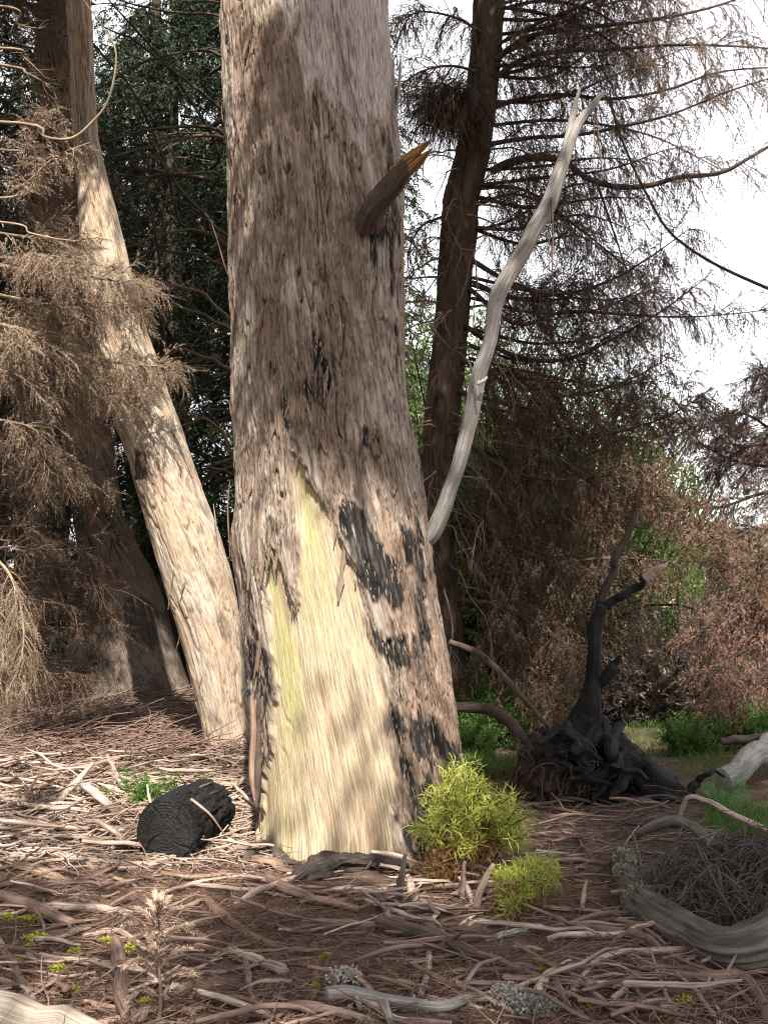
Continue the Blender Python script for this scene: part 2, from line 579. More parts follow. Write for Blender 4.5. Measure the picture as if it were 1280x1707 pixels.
M['fol_bright'] = leaf_material('fresh_green', [(0.07, 0.15, 0.025), (0.10, 0.20, 0.035), (0.05, 0.11, 0.02), (0.14, 0.23, 0.055)], 0.4)
M['fol_yellow'] = leaf_material('yellow_green_leaf', [(0.34, 0.37, 0.06), (0.43, 0.44, 0.085), (0.24, 0.30, 0.045), (0.50, 0.48, 0.14)], 0.4)
M['fol_orange'] = leaf_material('rusty_dead_leaf', [(0.24, 0.11, 0.035), (0.33, 0.165, 0.06), (0.16, 0.075, 0.03), (0.36, 0.22, 0.10)], 0.25)
M['fol_canopy'] = leaf_material('canopy_leaf', [(0.05, 0.09, 0.03), (0.07, 0.12, 0.04), (0.04, 0.07, 0.025), (0.09, 0.13, 0.05)], 0.3)
M['fol_dry'] = leaf_material('dry_slope_foliage', [(0.34, 0.26, 0.22), (0.42, 0.33, 0.28), (0.26, 0.20, 0.16), (0.30, 0.29, 0.18)], 0.3)
M['fern'] = leaf_material('fern_green', [(0.09, 0.17, 0.06), (0.13, 0.23, 0.09), (0.07, 0.14, 0.05)], 0.35)
M['moss'] = leaf_material('yellow_moss', [(0.33, 0.36, 0.03), (0.42, 0.42, 0.05), (0.25, 0.30, 0.03)], 0.2)
M['lichen'] = leaf_material('grey_lichen', [(0.33, 0.305, 0.27), (0.42, 0.39, 0.35), (0.22, 0.20, 0.18)], 0.1, 0.9)
M['lichen_green'] = leaf_material('green_grey_lichen', [(0.25, 0.24, 0.15), (0.32, 0.30, 0.21), (0.18, 0.18, 0.11)], 0.1, 0.9)
M['litter'] = leaf_material('needle_litter', [(0.10, 0.052, 0.036), (0.17, 0.093, 0.065), (0.065, 0.037, 0.028), (0.24, 0.145, 0.105), (0.15, 0.072, 0.045), (0.30, 0.205, 0.16)], 0.1, 0.85)


def ground_material():
    m, nt, b = new_mat('forest_soil')
    a = ntex(nt, 2.2, None, None, 6, 0.65)
    f = ntex(nt, 40.0, None, None, 5, 0.7)
    c = mixc(nt, ramp(nt, a, [(0.35, 0.0), (0.65, 1.0)]), (0.050, 0.034, 0.025), (0.105, 0.066, 0.047))
    c = mixc(nt, ramp(nt, f, [(0.4, 0.0), (0.72, 0.8)]), c, (0.17, 0.108, 0.078))
    geo = nd(nt, 'ShaderNodeNewGeometry')
    sep = nd(nt, 'ShaderNodeSeparateXYZ')
    nt.links.new(geo.outputs['Position'], sep.inputs[0])
    mr = nd(nt, 'ShaderNodeMapRange')
    mr.inputs[1].default_value, mr.inputs[2].default_value = 14.0, 24.0
    nt.links.new(sep.outputs[1], mr.inputs[0])
    g = ntex(nt, 0.35, None, None, 6, 0.7)
    far = mixc(nt, ramp(nt, g, [(0.4, 0.0), (0.62, 1.0)]), (0.33, 0.25, 0.21), (0.16, 0.19, 0.08))
    c = mixc(nt, mr.outputs[0], c, far)
    nt.links.new(c, b.inputs['Base Color'])
    bump(nt, b, f, 0.02, 0.8)
    return m


M['ground'] = ground_material()

# ------------------------------------------------------------------ ground
mb = MB()
xs = np.unique(np.concatenate([np.linspace(-900, -12, 30), np.linspace(-12, 12, 151), np.linspace(12, 900, 30)]))
ys = np.unique(np.concatenate([np.linspace(-300, -4, 14), np.linspace(-4, 14, 121), np.linspace(14, 60, 70), np.linspace(60, 1500, 40)]))
X, Y = np.meshgrid(xs, ys)
Z = H(X, Y)
near = (Y > 0) & (Y < 13) & (np.abs(X) < 8)
Z = Z + near * 0.008 * fbm(X * 9, Y * 9, 0.0, 3)
nx, ny = len(xs), len(ys)
i = np.arange(ny - 1)[:, None] * nx + np.arange(nx - 1)[None]
mb.add(np.stack([X, Y, Z], -1).reshape(-1, 3), np.stack([i, i + 1, i + nx + 1, i + nx], -1).reshape(-1, 4))
g = mb.build('ground', M['ground'])
g['kind'] = 'structure'


# ------------------------------------------------------------------ trunks traced from their two edges
def set_attr(me, name, arr):
    a = me.attributes.new(name, 'FLOAT', 'POINT')
    a.data.foreach_set('value', np.asarray(arr, np.float32).ravel())


def trunk(parent, rows, Yc, ztop, mat, nphi=360, dz=0.009, shear=0.12, relief=1.0, masks=None, depth=0.95, lobes=0.03, seed=0.0, zbot=-0.12, top_slope=None, name='trunk'):
    rows = np.array(rows, float)
    rows = rows[np.argsort(-rows[:, 0])]                       # bottom first
    Lp, Rp = at(rows[:, 1], rows[:, 0], np.full(len(rows), Yc)), at(rows[:, 2], rows[:, 0], np.full(len(rows), Yc))
    zc, cx, rx = (Lp[:, 2] + Rp[:, 2]) / 2, (Lp[:, 0] + Rp[:, 0]) / 2, (Rp[:, 0] - Lp[:, 0]) / 2
    zs = zc[-1] + 0.05                                      # coarser above the tallest traced row
    z = np.concatenate([np.arange(zbot, zs, dz), np.arange(zs, ztop, dz * 6)])
    nz = len(z)
    C, Rr = np.interp(z, zc, cx), np.interp(z, zc, rx)
    top = z > zc[-1]
    if top_slope is None:
        top_slope = (cx[-1] - cx[-3]) / (zc[-1] - zc[-3]) * 0.4
    C[top] += (z[top] - zc[-1]) * top_slope
    Rr[top] *= np.maximum(1 - 0.05 * (z[top] - zc[-1]), 0.3)
    k = max(3, int(0.12 / dz)) | 1
    pad = lambda a: np.convolve(np.pad(a, k // 2, mode='edge'), np.ones(k) / k, 'valid')
    C, Rr = pad(C), pad(Rr)
    nf = int(nphi * 0.74)
    ph = np.concatenate([np.linspace(math.radians(172), math.radians(368), nf, endpoint=False), np.linspace(math.radians(368), math.radians(532), nphi - nf, endpoint=False)])
    PHI, Zg = np.meshgrid(ph, z)
    Rg, Cg = Rr[:, None], C[:, None]
    Rm = float(np.median(Rr))
    cphi, sphi = np.cos(PHI), np.sin(PHI)
    u = (PHI - 1.5 * math.pi) * Rm
    # the seam lies at the back; blend the pattern by sampling around the circle for slow shapes
    lob = fbm(cphi * 1.7 + seed, sphi * 1.7 - seed, Zg * 0.55 + seed, 3)
    foot = np.exp(-np.maximum(Zg, 0) / 0.35)
    r = Rg * (1 + lob * lobes * (1 + 2.0 * foot))
    X0, Y0 = Cg + r * cphi, Yc + depth * r * sphi
    px, py = proj(np.stack([X0, Y0, Zg], -1))
    front = sphi < 0.12
    us = u + shear * Zg + 0.035 * fbm(Zg * 0.9 + seed, u * 2.0, 5.0, 3)
    f1 = fbm(us * 26, Zg * 1.9, seed, 4)
    f2 = fbm(us * 75, Zg * 5.5, seed + 9, 3)
    te = fbm(us * 9 + 40, Zg * 2.4, seed + 3, 4) * 3.2 + 0.25 * f2
    fl = np.floor(te)
    terr = (fl + smooth(0.0, 0.16, te - fl)) / 3.0
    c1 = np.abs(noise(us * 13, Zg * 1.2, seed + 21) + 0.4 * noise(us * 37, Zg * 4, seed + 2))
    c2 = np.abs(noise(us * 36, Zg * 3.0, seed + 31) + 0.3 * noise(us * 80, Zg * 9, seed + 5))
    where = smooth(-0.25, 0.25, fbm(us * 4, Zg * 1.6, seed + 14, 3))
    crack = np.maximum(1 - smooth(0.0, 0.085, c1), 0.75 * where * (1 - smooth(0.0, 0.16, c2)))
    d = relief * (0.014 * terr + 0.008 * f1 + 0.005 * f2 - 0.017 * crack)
    at_ = {k_: np.zeros_like(px) for k_ in ('scar', 'burn_dark', 'pale', 'moss', 'layer', 'inner_shade')}
    at_['inner_shade'] = np.clip(crack, 0, 1) * 0.85  # inner bark colour in the cracks, darkened further as painted crack shade
    at_['layer'] = np.clip(0.55 - terr * 1.1 + 0.5 * f1, 0, 1) * 0.75
    if masks:
        d = masks(px, py, front, us, Zg, d, at_, f1, f2)
    r = r + d
    V = np.stack([Cg + r * cphi, Yc + depth * r * sphi, Zg], -1)
    i = np.arange(nz - 1)[:, None] * nphi
    j = np.arange(nphi)[None]
    F = np.stack([i + j, i + (j + 1) % nphi, i + nphi + (j + 1) % nphi, i + nphi + j], -1).reshape(-1, 4)
    m = MB()
    m.add(V.reshape(-1, 3), F)
    o = m.build(name, mat, parent)
    for k_, a_ in at_.items():
        set_attr(o.data, k_, a_)
    ga = o.data.attributes.new('grain', 'FLOAT_VECTOR', 'POINT')
    ga.data.foreach_set('vector', np.stack([us + seed, Zg, np.zeros_like(us)], -1).astype(np.float32).ravel())
    info = dict(C=C, R=Rr, z=z, Y=Yc, depth=depth)
    return o, info


def on_trunk(info, z, phi):
    c, r = np.interp(z, info['z'], info['C']), np.interp(z, info['z'], info['R'])
    return np.array([c + r * math.cos(phi), info['Y'] + info['depth'] * r * math.sin(phi), z])


# ---- the giant
GY = 6.02
giant_rows = [(-70, 370, 645), (0, 370, 650), (100, 373, 654), (200, 378, 658), (300, 383, 666), (400, 387, 671), (500, 388, 669), (600, 390, 672), (700, 390, 683), (800, 394, 699),
              (850, 393, 708), (900, 387, 716), (950, 392, 722), (1000, 401, 728), (1100, 412, 745), (1200, 420, 758), (1250, 424, 765), (1300, 428, 772), (1350, 429, 778), (1400, 425, 785)]
SCAR = [(487, 742), (505, 775), (522, 805), (548, 855), (566, 895), (586, 945), (600, 995), (616, 1050), (637, 1110), (648, 1170), (655, 1230), (662, 1300), (655, 1360), (662, 1480), (425, 1480), (430, 1400),
        (429, 1345), (440, 1265), (450, 1190), (458, 1150), (455, 1077), (446, 1003), (438, 938), (452, 934), (466, 940), (480, 979), (497, 1022), (502, 1010), (494, 960), (496, 905), (490, 866), (484, 800)]
BURN_SHADE = [([(560, 820), (600, 860), (650, 850), (700, 880), (725, 960), (735, 1050), (700, 1120), (650, 1120), (612, 1010), (585, 930)], -0.16),
        ([(640, 1130), (668, 1190), (700, 1200), (735, 1160), (765, 1250), (775, 1420), (690, 1480), (655, 1440), (664, 1300), (655, 1210)], -0.3),
        ([(645, 1180), (672, 1195), (705, 1300), (700, 1440), (662, 1440), (668, 1300)], -0.55),
        ([(404, 1010), (440, 1000), (448, 1080), (450, 1180), (440, 1250), (420, 1270), (415, 1150)], -0.12),
        ([(600, 340), (640, 330), (668, 360), (672, 560), (640, 560), (628, 480), (604, 430)], -0.05),  # black bark by the stub, with the stub's cast shadow painted in
        ([(640, 185), (660, 180), (668, 330), (650, 340), (622, 260)], 0.05),
        ([(420, 180), (470, 230), (480, 400), (440, 440), (425, 330)], 0.30),
        ([(480, 500), (560, 560), (560, 700), (510, 740), (430, 700), (420, 600)], 0.28),
        ([(430, 740), (490, 760), (492, 1000), (440, 930), (420, 820)], 0.22),
        ([(560, 700), (690, 700), (705, 840), (600, 850)], 0.26),
        ([(375, 80), (430, 120), (430, 200), (385, 220)], 0.32)]
PALE = [(462, -300), (470, 0), (482, 60), (500, 105), (512, 150), (526, 128), (540, 132), (552, 160), (585, 205), (603, 265), (622, 330), (640, 360), (632, 300), (617, 250), (606, 190), (618, 178), (645, 190), (662, 60), (660, -300)]
PALE2 = [(535, 460), (560, 470), (590, 540), (600, 600), (632, 660), (668, 740), (676, 700), (660, 560), (640, 440), (610, 430), (620, 520), (585, 500)]


def giant_masks(px, py, front, us, Zg, d, at_, f1, f2):
    jx = px + 11 * fbm(us * 11, Zg * 3.5, 2.0, 3) + 2 * fbm(us * 50, Zg * 5, 6.0, 2)
    jy = py + 30 * fbm(us * 34, Zg * 1.2, 7.0, 3)
    fr = front * 1.0
    sd = sdpoly(jx, jy, SCAR)
    scar = smooth(2.5, -2.5, sd) * fr
    pale = smooth(3, -3, sdpoly(jx, jy, PALE)) * fr
    pale2 = smooth(14, -14, sdpoly(jx, jy, PALE2)) * fr
    nb = fbm(us * 13, Zg * 4.0, 31.0, 5)
    burn_dark = np.zeros_like(px)
    for poly, th in BURN_SHADE:
        w = smooth(14, -22, sdpoly(px + 20 * f1, py + 20 * f2, poly)) * fr
        burn_dark = np.maximum(burn_dark, smooth(th, th + 0.22, nb - 0.5 * (1 - w)) * (w > 0.01))
    burn_dark = np.maximum(burn_dark, (1 - fr) * smooth(0.1, 0.3, nb) * 0.8)
    burn_dark = np.maximum(burn_dark * (1 - scar), smooth(0.16, 0.02, Zg) * smooth(0.10, 0.35, fbm(us * 11, Zg * 1.2, 3.0, 3)) * scar)
    wood = 0.0022 * fbm(us * 80, Zg * 1.6, 4.0, 3) + 0.007 * fbm(us * 14, Zg * 1.0, 4.0, 2) - 0.006 * (1 - smooth(0, 0.05, np.abs(noise(us * 16, Zg * 0.8, 77.0)))) * smooth(0.1, 0.5, noise(us * 3, Zg * 2.0, 5.0))
    lip = smooth(26, 4, sd) * fr * (1 - scar) * 0.016 * (0.6 + 0.8 * noise(us * 3, Zg * 5, 3.0))
    d = (d + lip) * (1 - scar) + (-0.030 + wood) * scar
    d = d * (1 - pale) + (-0.010 + wood + 0.004 * f1) * pale
    d = d * (1 - 0.4 * pale2)
    at_['scar'][:] = scar
    at_['pale'][:] = np.maximum(pale, 0.6 * pale2 * smooth(-0.2, 0.2, f1))
    at_['burn_dark'][:] = burn_dark * (1 - 0.25 * smooth(0.1, 0.4, f2))
    at_['inner_shade'][:] *= (1 - scar) * (1 - pale)
    m1 = smooth(70, 0, px - (445 + 0.0 * py)) * smooth(900, 1000, py)
    m2 = np.exp(-((px - (486 + 0.18 * (py - 760))) / 24.0) ** 2) * smooth(1120, 960, py)
    m3 = np.exp(-((px - 478) / 26.0) ** 2) * smooth(960, 1060, py) * smooth(1330, 1180, py)
    at_['moss'][:] = np.clip((0.8 * m2 + m1 * 0.6 + 0.5 * m3) * smooth(-0.4, 0.35, fbm(us * 20, Zg * 1.4, 8.0, 3)), 0, 0.75) * scar
    at_['layer'][:] = at_['layer'] * (1 - scar) + 0.5 * smooth(0.0, 0.3, f2) * (inpoly(px, py, [(430, 520), (600, 500), (640, 760), (480, 745)]) & front) * (1 - scar)
    low = smooth(30, -60, sdpoly(px, py, [(600, 870), (700, 860), (790, 1100), (800, 1480), (660, 1480), (650, 1150)])) * fr * (1 - scar)  # lower right bark: charring, with missing shade put into the colour
    at_['layer'][:] = np.maximum(at_['layer'], low * (0.55 + 0.45 * smooth(-0.3, 0.3, f1)))
    at_['inner_shade'][:] = np.maximum(at_['inner_shade'], low * 0.75 * smooth(-0.1, 0.35, fbm(us * 30, Zg * 5, 12.0, 3)))
    return d


giant = thing('giant_tree', 'massive shaggy-barked tree with a bare yellowish scar at its foot and bleached limb', 'tree', (at(560, 1430, GY)[0], GY, 0))
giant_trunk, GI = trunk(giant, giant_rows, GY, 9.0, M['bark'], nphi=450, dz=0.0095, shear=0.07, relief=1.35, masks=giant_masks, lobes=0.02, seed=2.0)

rng = np.random.default_rng(5)
random.seed(5)


# curled flakes and strips of bark that lift off the trunk
def strip_mesh(L, W, curl, bend, rnd, nl=10, nw=4, thick=0.004, ragged=0.3):
    t = np.linspace(0, 1, nl)
    s = np.linspace(-1, 1, nw)
    w = W * (0.35 + 0.65 * np.sin(np.pi * np.clip(t * 0.9 + 0.08, 0, 1))) * (1 + ragged * rnd.uniform(-0.5, 0.5, nl))
    T, S = np.meshgrid(t, s, indexing='ij')
    off = rnd.uniform(-0.25, 0.25, nl).cumsum() * W * 0.25
    X = S * w[:, None] * 0.5 + off[:, None]
    Zv = -T * L
    Yv = -(bend * L * T ** 2) - curl * W * (S ** 2 - 0.4)
    top = np.stack([X, Yv, Zv], -1)
    bot = top + np.array([0, thick, 0])
    m = MB()
    i = np.arange(nl - 1)[:, None] * nw + np.arange(nw - 1)[None]
    F = np.stack([i, i + 1, i + nw + 1, i + nw], -1).reshape(-1, 4)
    n = nl * nw
    edge = list(range(nw)) + [k * nw + nw - 1 for k in range(1, nl)] + [(nl - 1) * nw + k for k in range(nw - 2, -1, -1)] + [k * nw for k in range(nl - 2, 0, -1)]
    e = np.array(edge)
    e2 = np.roll(e, -1)
    side = np.stack([e, e + n, e2 + n, e2], -1)
    m.add(np.vstack([top.reshape(-1, 3), bot.reshape(-1, 3)]), np.vstack([F, F[:, ::-1] + n, side]))
    return m


flake_meshes = []
for k in range(12):
    L = rng.uniform(0.07, 0.28)
    flake_meshes.append(strip_mesh(L, rng.uniform(0.010, 0.028), rng.uniform(0.0, 0.25), rng.uniform(0.0, 0.10), rng, 9, 3, 0.005, 0.9).mesh('bark_flake', M['flake'], False))


def part_copy(me, parent, loc, rot, scale=1.0, name=None):
    o = bpy.data.objects.new(name or me.name, me)
    COL.objects.link(o)
    o.parent = parent
    pl = Vector((0, 0, 0))
    p = parent
    while p is not None:
        pl += Vector(p.location)
        p = p.parent
    o.location = Vector([float(c) for c in loc]) - pl
    o.rotation_euler = rot
    o.scale = (scale, scale, scale)
    return o


nf = 0
while nf < 190:
    px_, py_ = rng.uniform(380, 740), rng.uniform(0, 1380)
    z = at(px_, py_, GY - 0.45)[2]
    c, r = np.interp(z, GI['z'], GI['C']), np.interp(z, GI['z'], GI['R'])
    xx = at(px_, py_, GY - 0.35)[0] - c
    if abs(xx) > r * 0.99:
        continue
    phi = 2 * math.pi - math.acos(xx / r)
    if inpoly(px_, py_, SCAR) or inpoly(px_, py_, PALE):
        continue
    if py_ < 520 and rng.uniform() < 0.4:
        continue
    P = on_trunk(GI, z, phi)
    nrm = np.array([math.cos(phi), math.sin(phi), 0])
    P = P + nrm * 0.004
    lean = -0.12 + rng.normal() * 0.10
    part_copy(flake_meshes[rng.integers(12)], giant, P, (rng.uniform(-0.05, 0.10), -lean, phi - 1.5 * math.pi), rng.uniform(0.6, 1.25))
    nf += 1

# long strips and spikes of loose bark (pixel path, half width in px, depth offset)
for pts, w in [([(353, 372), (364, 405), (374, 440), (386, 475)], 3.5), ([(668, 90), (666, 130), (661, 180), (652, 235)], 9), ([(372, 165), (370, 190), (376, 215)], 3), ([(388, 650), (384, 680), (391, 710)], 3.5),
               ([(384, 800), (380, 850), (384, 930)], 4), ([(642, 500), (650, 560), (664, 640), (672, 700)], 6), ([(655, 470), (661, 520), (667, 570)], 5), ([(500, 20), (498, 45), (494, 62)], 4),
               ([(560, 0), (566, 60), (575, 110), (590, 160), (604, 210)], 4)]:
    nn = 14
    c = spline(pts, nn)
    ins = (c[:, 0] > 395) & (c[:, 0] < 640)
    if ins.all():
        P = []
        for q in c:
            z = at(q[0], q[1], GY - 0.45)[2]
            cc, r = np.interp(z, GI['z'], GI['C']), np.interp(z, GI['z'], GI['R'])
            phi = 2 * math.pi - math.acos(np.clip((at(q[0], q[1], GY - 0.4)[0] - cc) / r, -0.99, 0.99))
            P.append(on_trunk(GI, z, phi) + 0.006 * np.array([math.cos(phi), math.sin(phi), 0]))
        P = np.array(P)
    else:
        P = at(c[:, 0], c[:, 1], np.full(nn, GY - 0.06))
    m = MB()
    ww = w / FPX * GY
    tube(m, P, [ww * 0.3, ww * 0.8, ww, ww * 0.9, ww * 0.4], 8, 0.15, w, 0.35)
    m.build('bark_strip', M['silver'] if pts[0][1] < 240 and pts[0][0] > 600 else M['bark_strip'], giant)

# thick slab of bark standing along the left lip of the scar
for pts, w, mt in [([(436, 1010), (440, 1080), (438, 1160), (434, 1230), (430, 1300), (428, 1345)], 10, 'bark_strip'), ([(420, 1160), (424, 1220), (421, 1290), (427, 1340)], 8, 'bark_strip')]:
    c = spline(pts, 22)
    z = at(c[:, 0], c[:, 1], np.full(22, GY - 0.25))
    m = MB()
    tube(m, z, [w / FPX * GY * k for k in (0.5, 1, 1.1, 1, 0.9, 0.4)], 10, 0.22, w * 3.1, 0.7, freq=9, long=9)
    m.build('bark_slab', M['stick_dark'] if w == 10 else M['bark_strip'], giant)

# fine loose fibres all over the bark
m = MB()
n = 8000
pxr, pyr = rng.uniform(375, 770, n), rng.uniform(-20, 1400, n)
ok = ~inpoly(pxr, pyr, SCAR) & ~inpoly(pxr, pyr, PALE)
pxr, pyr = pxr[ok], pyr[ok]
z = at(pxr, pyr, np.full(len(pxr), GY - 0.45))[:, 2]
cc, r = np.interp(z, GI['z'], GI['C']), np.interp(z, GI['z'], GI['R'])
cs = (at(pxr, pyr, np.full(len(pxr), GY - 0.35))[:, 0] - cc) / r
ok = np.abs(cs) < 0.995
z, cc, r, cs = z[ok], cc[ok], r[ok], cs[ok]
sn = -np.sqrt(1 - cs ** 2)
P = np.stack([cc + (r + 0.004) * cs, GY + 0.95 * (r + 0.004) * sn, z], -1)
nr = np.stack([cs, sn, np.zeros_like(cs)], -1)
tg = np.stack([-sn, cs, np.zeros_like(cs)], -1)
D = unit(np.array([0, 0, -1.0]) + tg * (0.14 + 0.12 * rng.normal(size=(len(z), 1))) + nr * rng.uniform(0.0, 0.22, (len(z), 1)))
leaves(m, P, D, rng.uniform(0.02, 0.075, len(z)), rng.uniform(0.003, 0.011, len(z)), rng, 0.05, up=nr)
m.build('bark_fibres', M['flake'], giant, kind='stuff')

# snapped branch stub with a raw splintered end
ps = at(np.array([618, 622, 640, 660, 682, 698.]), np.array([372, 352, 325, 300, 272, 258.]), np.array([5.62, 5.52, 5.42, 5.34, 5.27, 5.22]))
m = MB()
tube(m, spline(ps[:5], 22), [0.082, 0.066, 0.060, 0.054, 0.040], 26, 0.14, 4.0, freq=9, long=3, crackle=0.1)
stub = m.build('branch_stub', M['stick_dark'], giant)
m = MB()
d = unit(ps[5] - ps[4])
for k in range(17):
    a = k / 17 * 2 * math.pi
    a1, b1 = np.cross(d, [0, 0, 1.0]), np.cross(d, np.cross(d, [0, 0, 1.0]))
    o_ = 0.036 * (math.cos(a) * unit(a1) + math.sin(a) * unit(b1)) * rng.uniform(0.3, 1.0)
    s0 = ps[4] + o_ * 1.3 - d * rng.uniform(0.06, 0.28)
    e0 = ps[4] + o_ * 0.8 + d * rng.uniform(0.03, 0.17)
    tube(m, spline([s0, (s0 + e0) / 2 + rng.normal(size=3) * 0.004, e0], 6), [0.016, 0.020, 0.015, 0.003], 5, 0.2, k)
m.build('splintered_end', M['orange_wood'], stub)

# bleached dead limb
lim = np.array([(706, 906), (722, 882), (745, 830), (762, 780), (780, 710), (795, 630), (815, 570), (826, 500), (848, 455), (880, 400), (915, 340), (935, 280), (960, 215), (985, 180), (1004, 152.)])
lw = [13, 15, 14, 13, 14, 15, 13, 15, 15, 14, 14, 12, 9, 7, 3]
YL = np.linspace(5.95, 5.7, len(lim))
P = spline(at(lim[:, 0], lim[:, 1], YL), 90)
P += 0.006 * np.stack([noise(np.arange(90) * 0.2, k * 9.0) for k in range(3)], -1)
m = MB()
tube(m, P, [w / FPX * 5.85 * 0.88 for w in lw], 16, 0.17, 3.0, freq=7, long=0.8)
limb = m.build('dead_limb', M['silver'], giant)
P2 = spline(at(np.array([936, 945, 955, 966.]), np.array([270, 235, 190, 146.]), np.array([5.74, 5.74, 5.74, 5.74])), 18)
m = MB()
tube(m, P2, [0.026, 0.022, 0.018, 0.006], 10, 0.12, 6.0)
m.build('side_limb', M['silver'], limb)
for pts, w in [([(919, 330), (921, 390), (920, 450), (922, 500)], 5), ([(917, 345), (915, 400), (916, 460)], 3), ([(993, 180), (996, 220), (1000, 260), (1005, 300)], 4), ([(990, 190), (990, 250), (993, 290)], 2.5)]:
    c = spline(pts, 14)
    m = MB()
    tube(m, at(c[:, 0], c[:, 1], np.full(14, 5.72)), [w / FPX * 5.7 * k for k in (1, 1, 0.9, 0.8, 0.3)], 6, 0.15, w, 0.3)
    m.build('hanging_bark_strip', M['stick_brown'], limb)
for a0, a1, w in [((830, 500), (858, 440), 3.5), ((795, 640), (812, 628), 4), ((796, 660), (780, 600), 3)]:
    c = spline([a0, ((a0[0] + a1[0]) / 2 + 3, (a0[1] + a1[1]) / 2), a1], 8)
    m = MB()
    tube(m, at(c[:, 0], c[:, 1], np.full(8, 5.78)), [w / FPX * 5.7, w / FPX * 3], 6, 0.1, 2)
    m.build('twig_stub', M['silver'], limb)


# ---- leaning tree
def lean_masks(px, py, front, us, Zg, d, at_, f1, f2):
    nb = fbm(us * 10, Zg * 3, 11.0, 4)
    b = smooth(0.22, 0.4, nb) * smooth(1150, 1260, py)
    b = np.maximum(b, inpoly(px, py, [(170, 520), (215, 530), (220, 590), (185, 585)]) * smooth(0.0, 0.15, nb))
    b = np.maximum(b, inpoly(px, py, [(225, 730), (245, 740), (245, 800), (225, 800)]) * smooth(0.0, 0.15, nb))
    at_['burn_dark'][:] = b * 0.9
    at_['pale'][:] = smooth(0.1, 0.4, fbm(us * 6, Zg * 1.5, 3.0, 3)) * 0.6
    at_['layer'][:] *= 0.6
    return d


LY = 8.95
lean_rows = [(-120, 112, 146), (0, 112, 150), (120, 118, 156), (230, 124, 163), (300, 130, 180), (400, 135, 206), (500, 145, 230), (600, 160, 260), (650, 176, 279), (700, 192, 298), (750, 211, 315), (800, 225, 332),
             (850, 240, 350), (900, 255, 368), (950, 268, 383), (1000, 282, 395), (1050, 297, 405), (1100, 310, 412), (1150, 322, 416), (1200, 335, 419), (1250, 343, 424)]
leaner = thing('leaning_tree', 'pale leaning tree trunk with flaky bark lit by the sun', 'tree', (at(382, 1250, LY)[0], LY, 0))
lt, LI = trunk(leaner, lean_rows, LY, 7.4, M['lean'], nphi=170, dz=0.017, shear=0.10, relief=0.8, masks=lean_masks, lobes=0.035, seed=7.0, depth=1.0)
for k in range(40):
    py_ = rng.uniform(330, 1200)
    z = at(200, py_, LY - 0.2)[2]
    phi = rng.uniform(math.radians(195), math.radians(345))
    P = on_trunk(LI, z, phi) + 0.003 * np.array([math.cos(phi), math.sin(phi), 0])
    part_copy(flake_meshes[rng.integers(12)], leaner, P, (rng.uniform(0.0, 0.15), 0.35 + rng.normal() * 0.1, phi - 1.5 * math.pi), rng.uniform(0.6, 1.2))
for pts, w in [([(118, 60), (122, 120), (128, 180), (134, 235)], 4), ([(148, 50), (150, 110), (146, 190), (150, 250)], 4), ([(160, 225), (165, 260), (166, 300)], 3), ([(128, 150), (134, 210), (140, 280)], 3), ([(356, 840), (360, 870), (363, 900)], 3)]:
    c = spline(pts, 12)
    m = MB()
    tube(m, at(c[:, 0], c[:, 1], np.full(12, LY - 0.14)), [w / FPX * LY * k for k in (0.5, 1, 1, 0.3)], 6, 0.15, w, 0.35)
    m.build('bark_strip', M['silver'], leaner)

# ---- flared trunk behind the leaning tree
BY = 12.2
back_rows = [(-150, 60, 116), (0, 64, 120), (200, 66, 126), (400, 64, 132), (550, 82, 152), (700, 104, 184), (800, 116, 196), (860, 124, 206), (900, 131, 225), (950, 137, 252), (1000, 139, 270), (1050, 141, 284), (1100, 143, 300), (1150, 146, 316), (1180, 146, 328)]
backt = thing('flared_tree', 'brown conifer trunk with a wide grey flared foot and dead branch spikes', 'tree', (at(236, 1180, BY)[0], BY, H(at(236, 1180, BY)[0], BY)))


def back_masks(px, py, front, us, Zg, d, at_, f1, f2):
    at_['pale'][:] = smooth(930, 1020, py) * 0.55
    at_['burn_dark'][:] = smooth(0.15, 0.4, fbm(us * 5, Zg * 2, 2.0, 4)) * 0.6 * smooth(850, 950, py)
    return d + 0.03 * noise(us * 7, Zg * 0.5, 3.0) * smooth(900, 1000, py)


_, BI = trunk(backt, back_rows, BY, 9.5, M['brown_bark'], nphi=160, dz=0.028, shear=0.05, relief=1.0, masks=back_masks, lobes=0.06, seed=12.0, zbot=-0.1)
for k in range(34):                                             # dead spikes, each a branch of its own
    py_ = rng.uniform(-20, 985)
    z = at(150, py_, BY)[2]
    side = -1 if rng.uniform() < 0.7 else 1
    phi = math.radians(rng.uniform(170, 235) if side < 0 else rng.uniform(300, 370))
    P0 = on_trunk(BI, z, phi)
    D = unit(np.array([math.cos(phi), math.sin(phi) * 0.5 - 0.1, rng.uniform(-0.25, 0.5)]))
    m = MB()
    L = rng.uniform(0.7, 1.9)
    p_, d_ = twigs(m, P0[None], D[None], L, rng.uniform(0.008, 0.022), 8, 0.4, 0.16, rng, 5)
    q, dq, _ = along(p_, d_, 7, rng, 0.3)
    twigs(m, q, unit(dq + 0.7 * perp(dq, rng)), rng.uniform(0.15, 0.5, len(q)), 0.0035, 4, 0.2, 0.15, rng, 3)
    m.build('branch_spike', M['twig_brown'] if rng.uniform() < 0.4 else M['twig_dark'], backt)


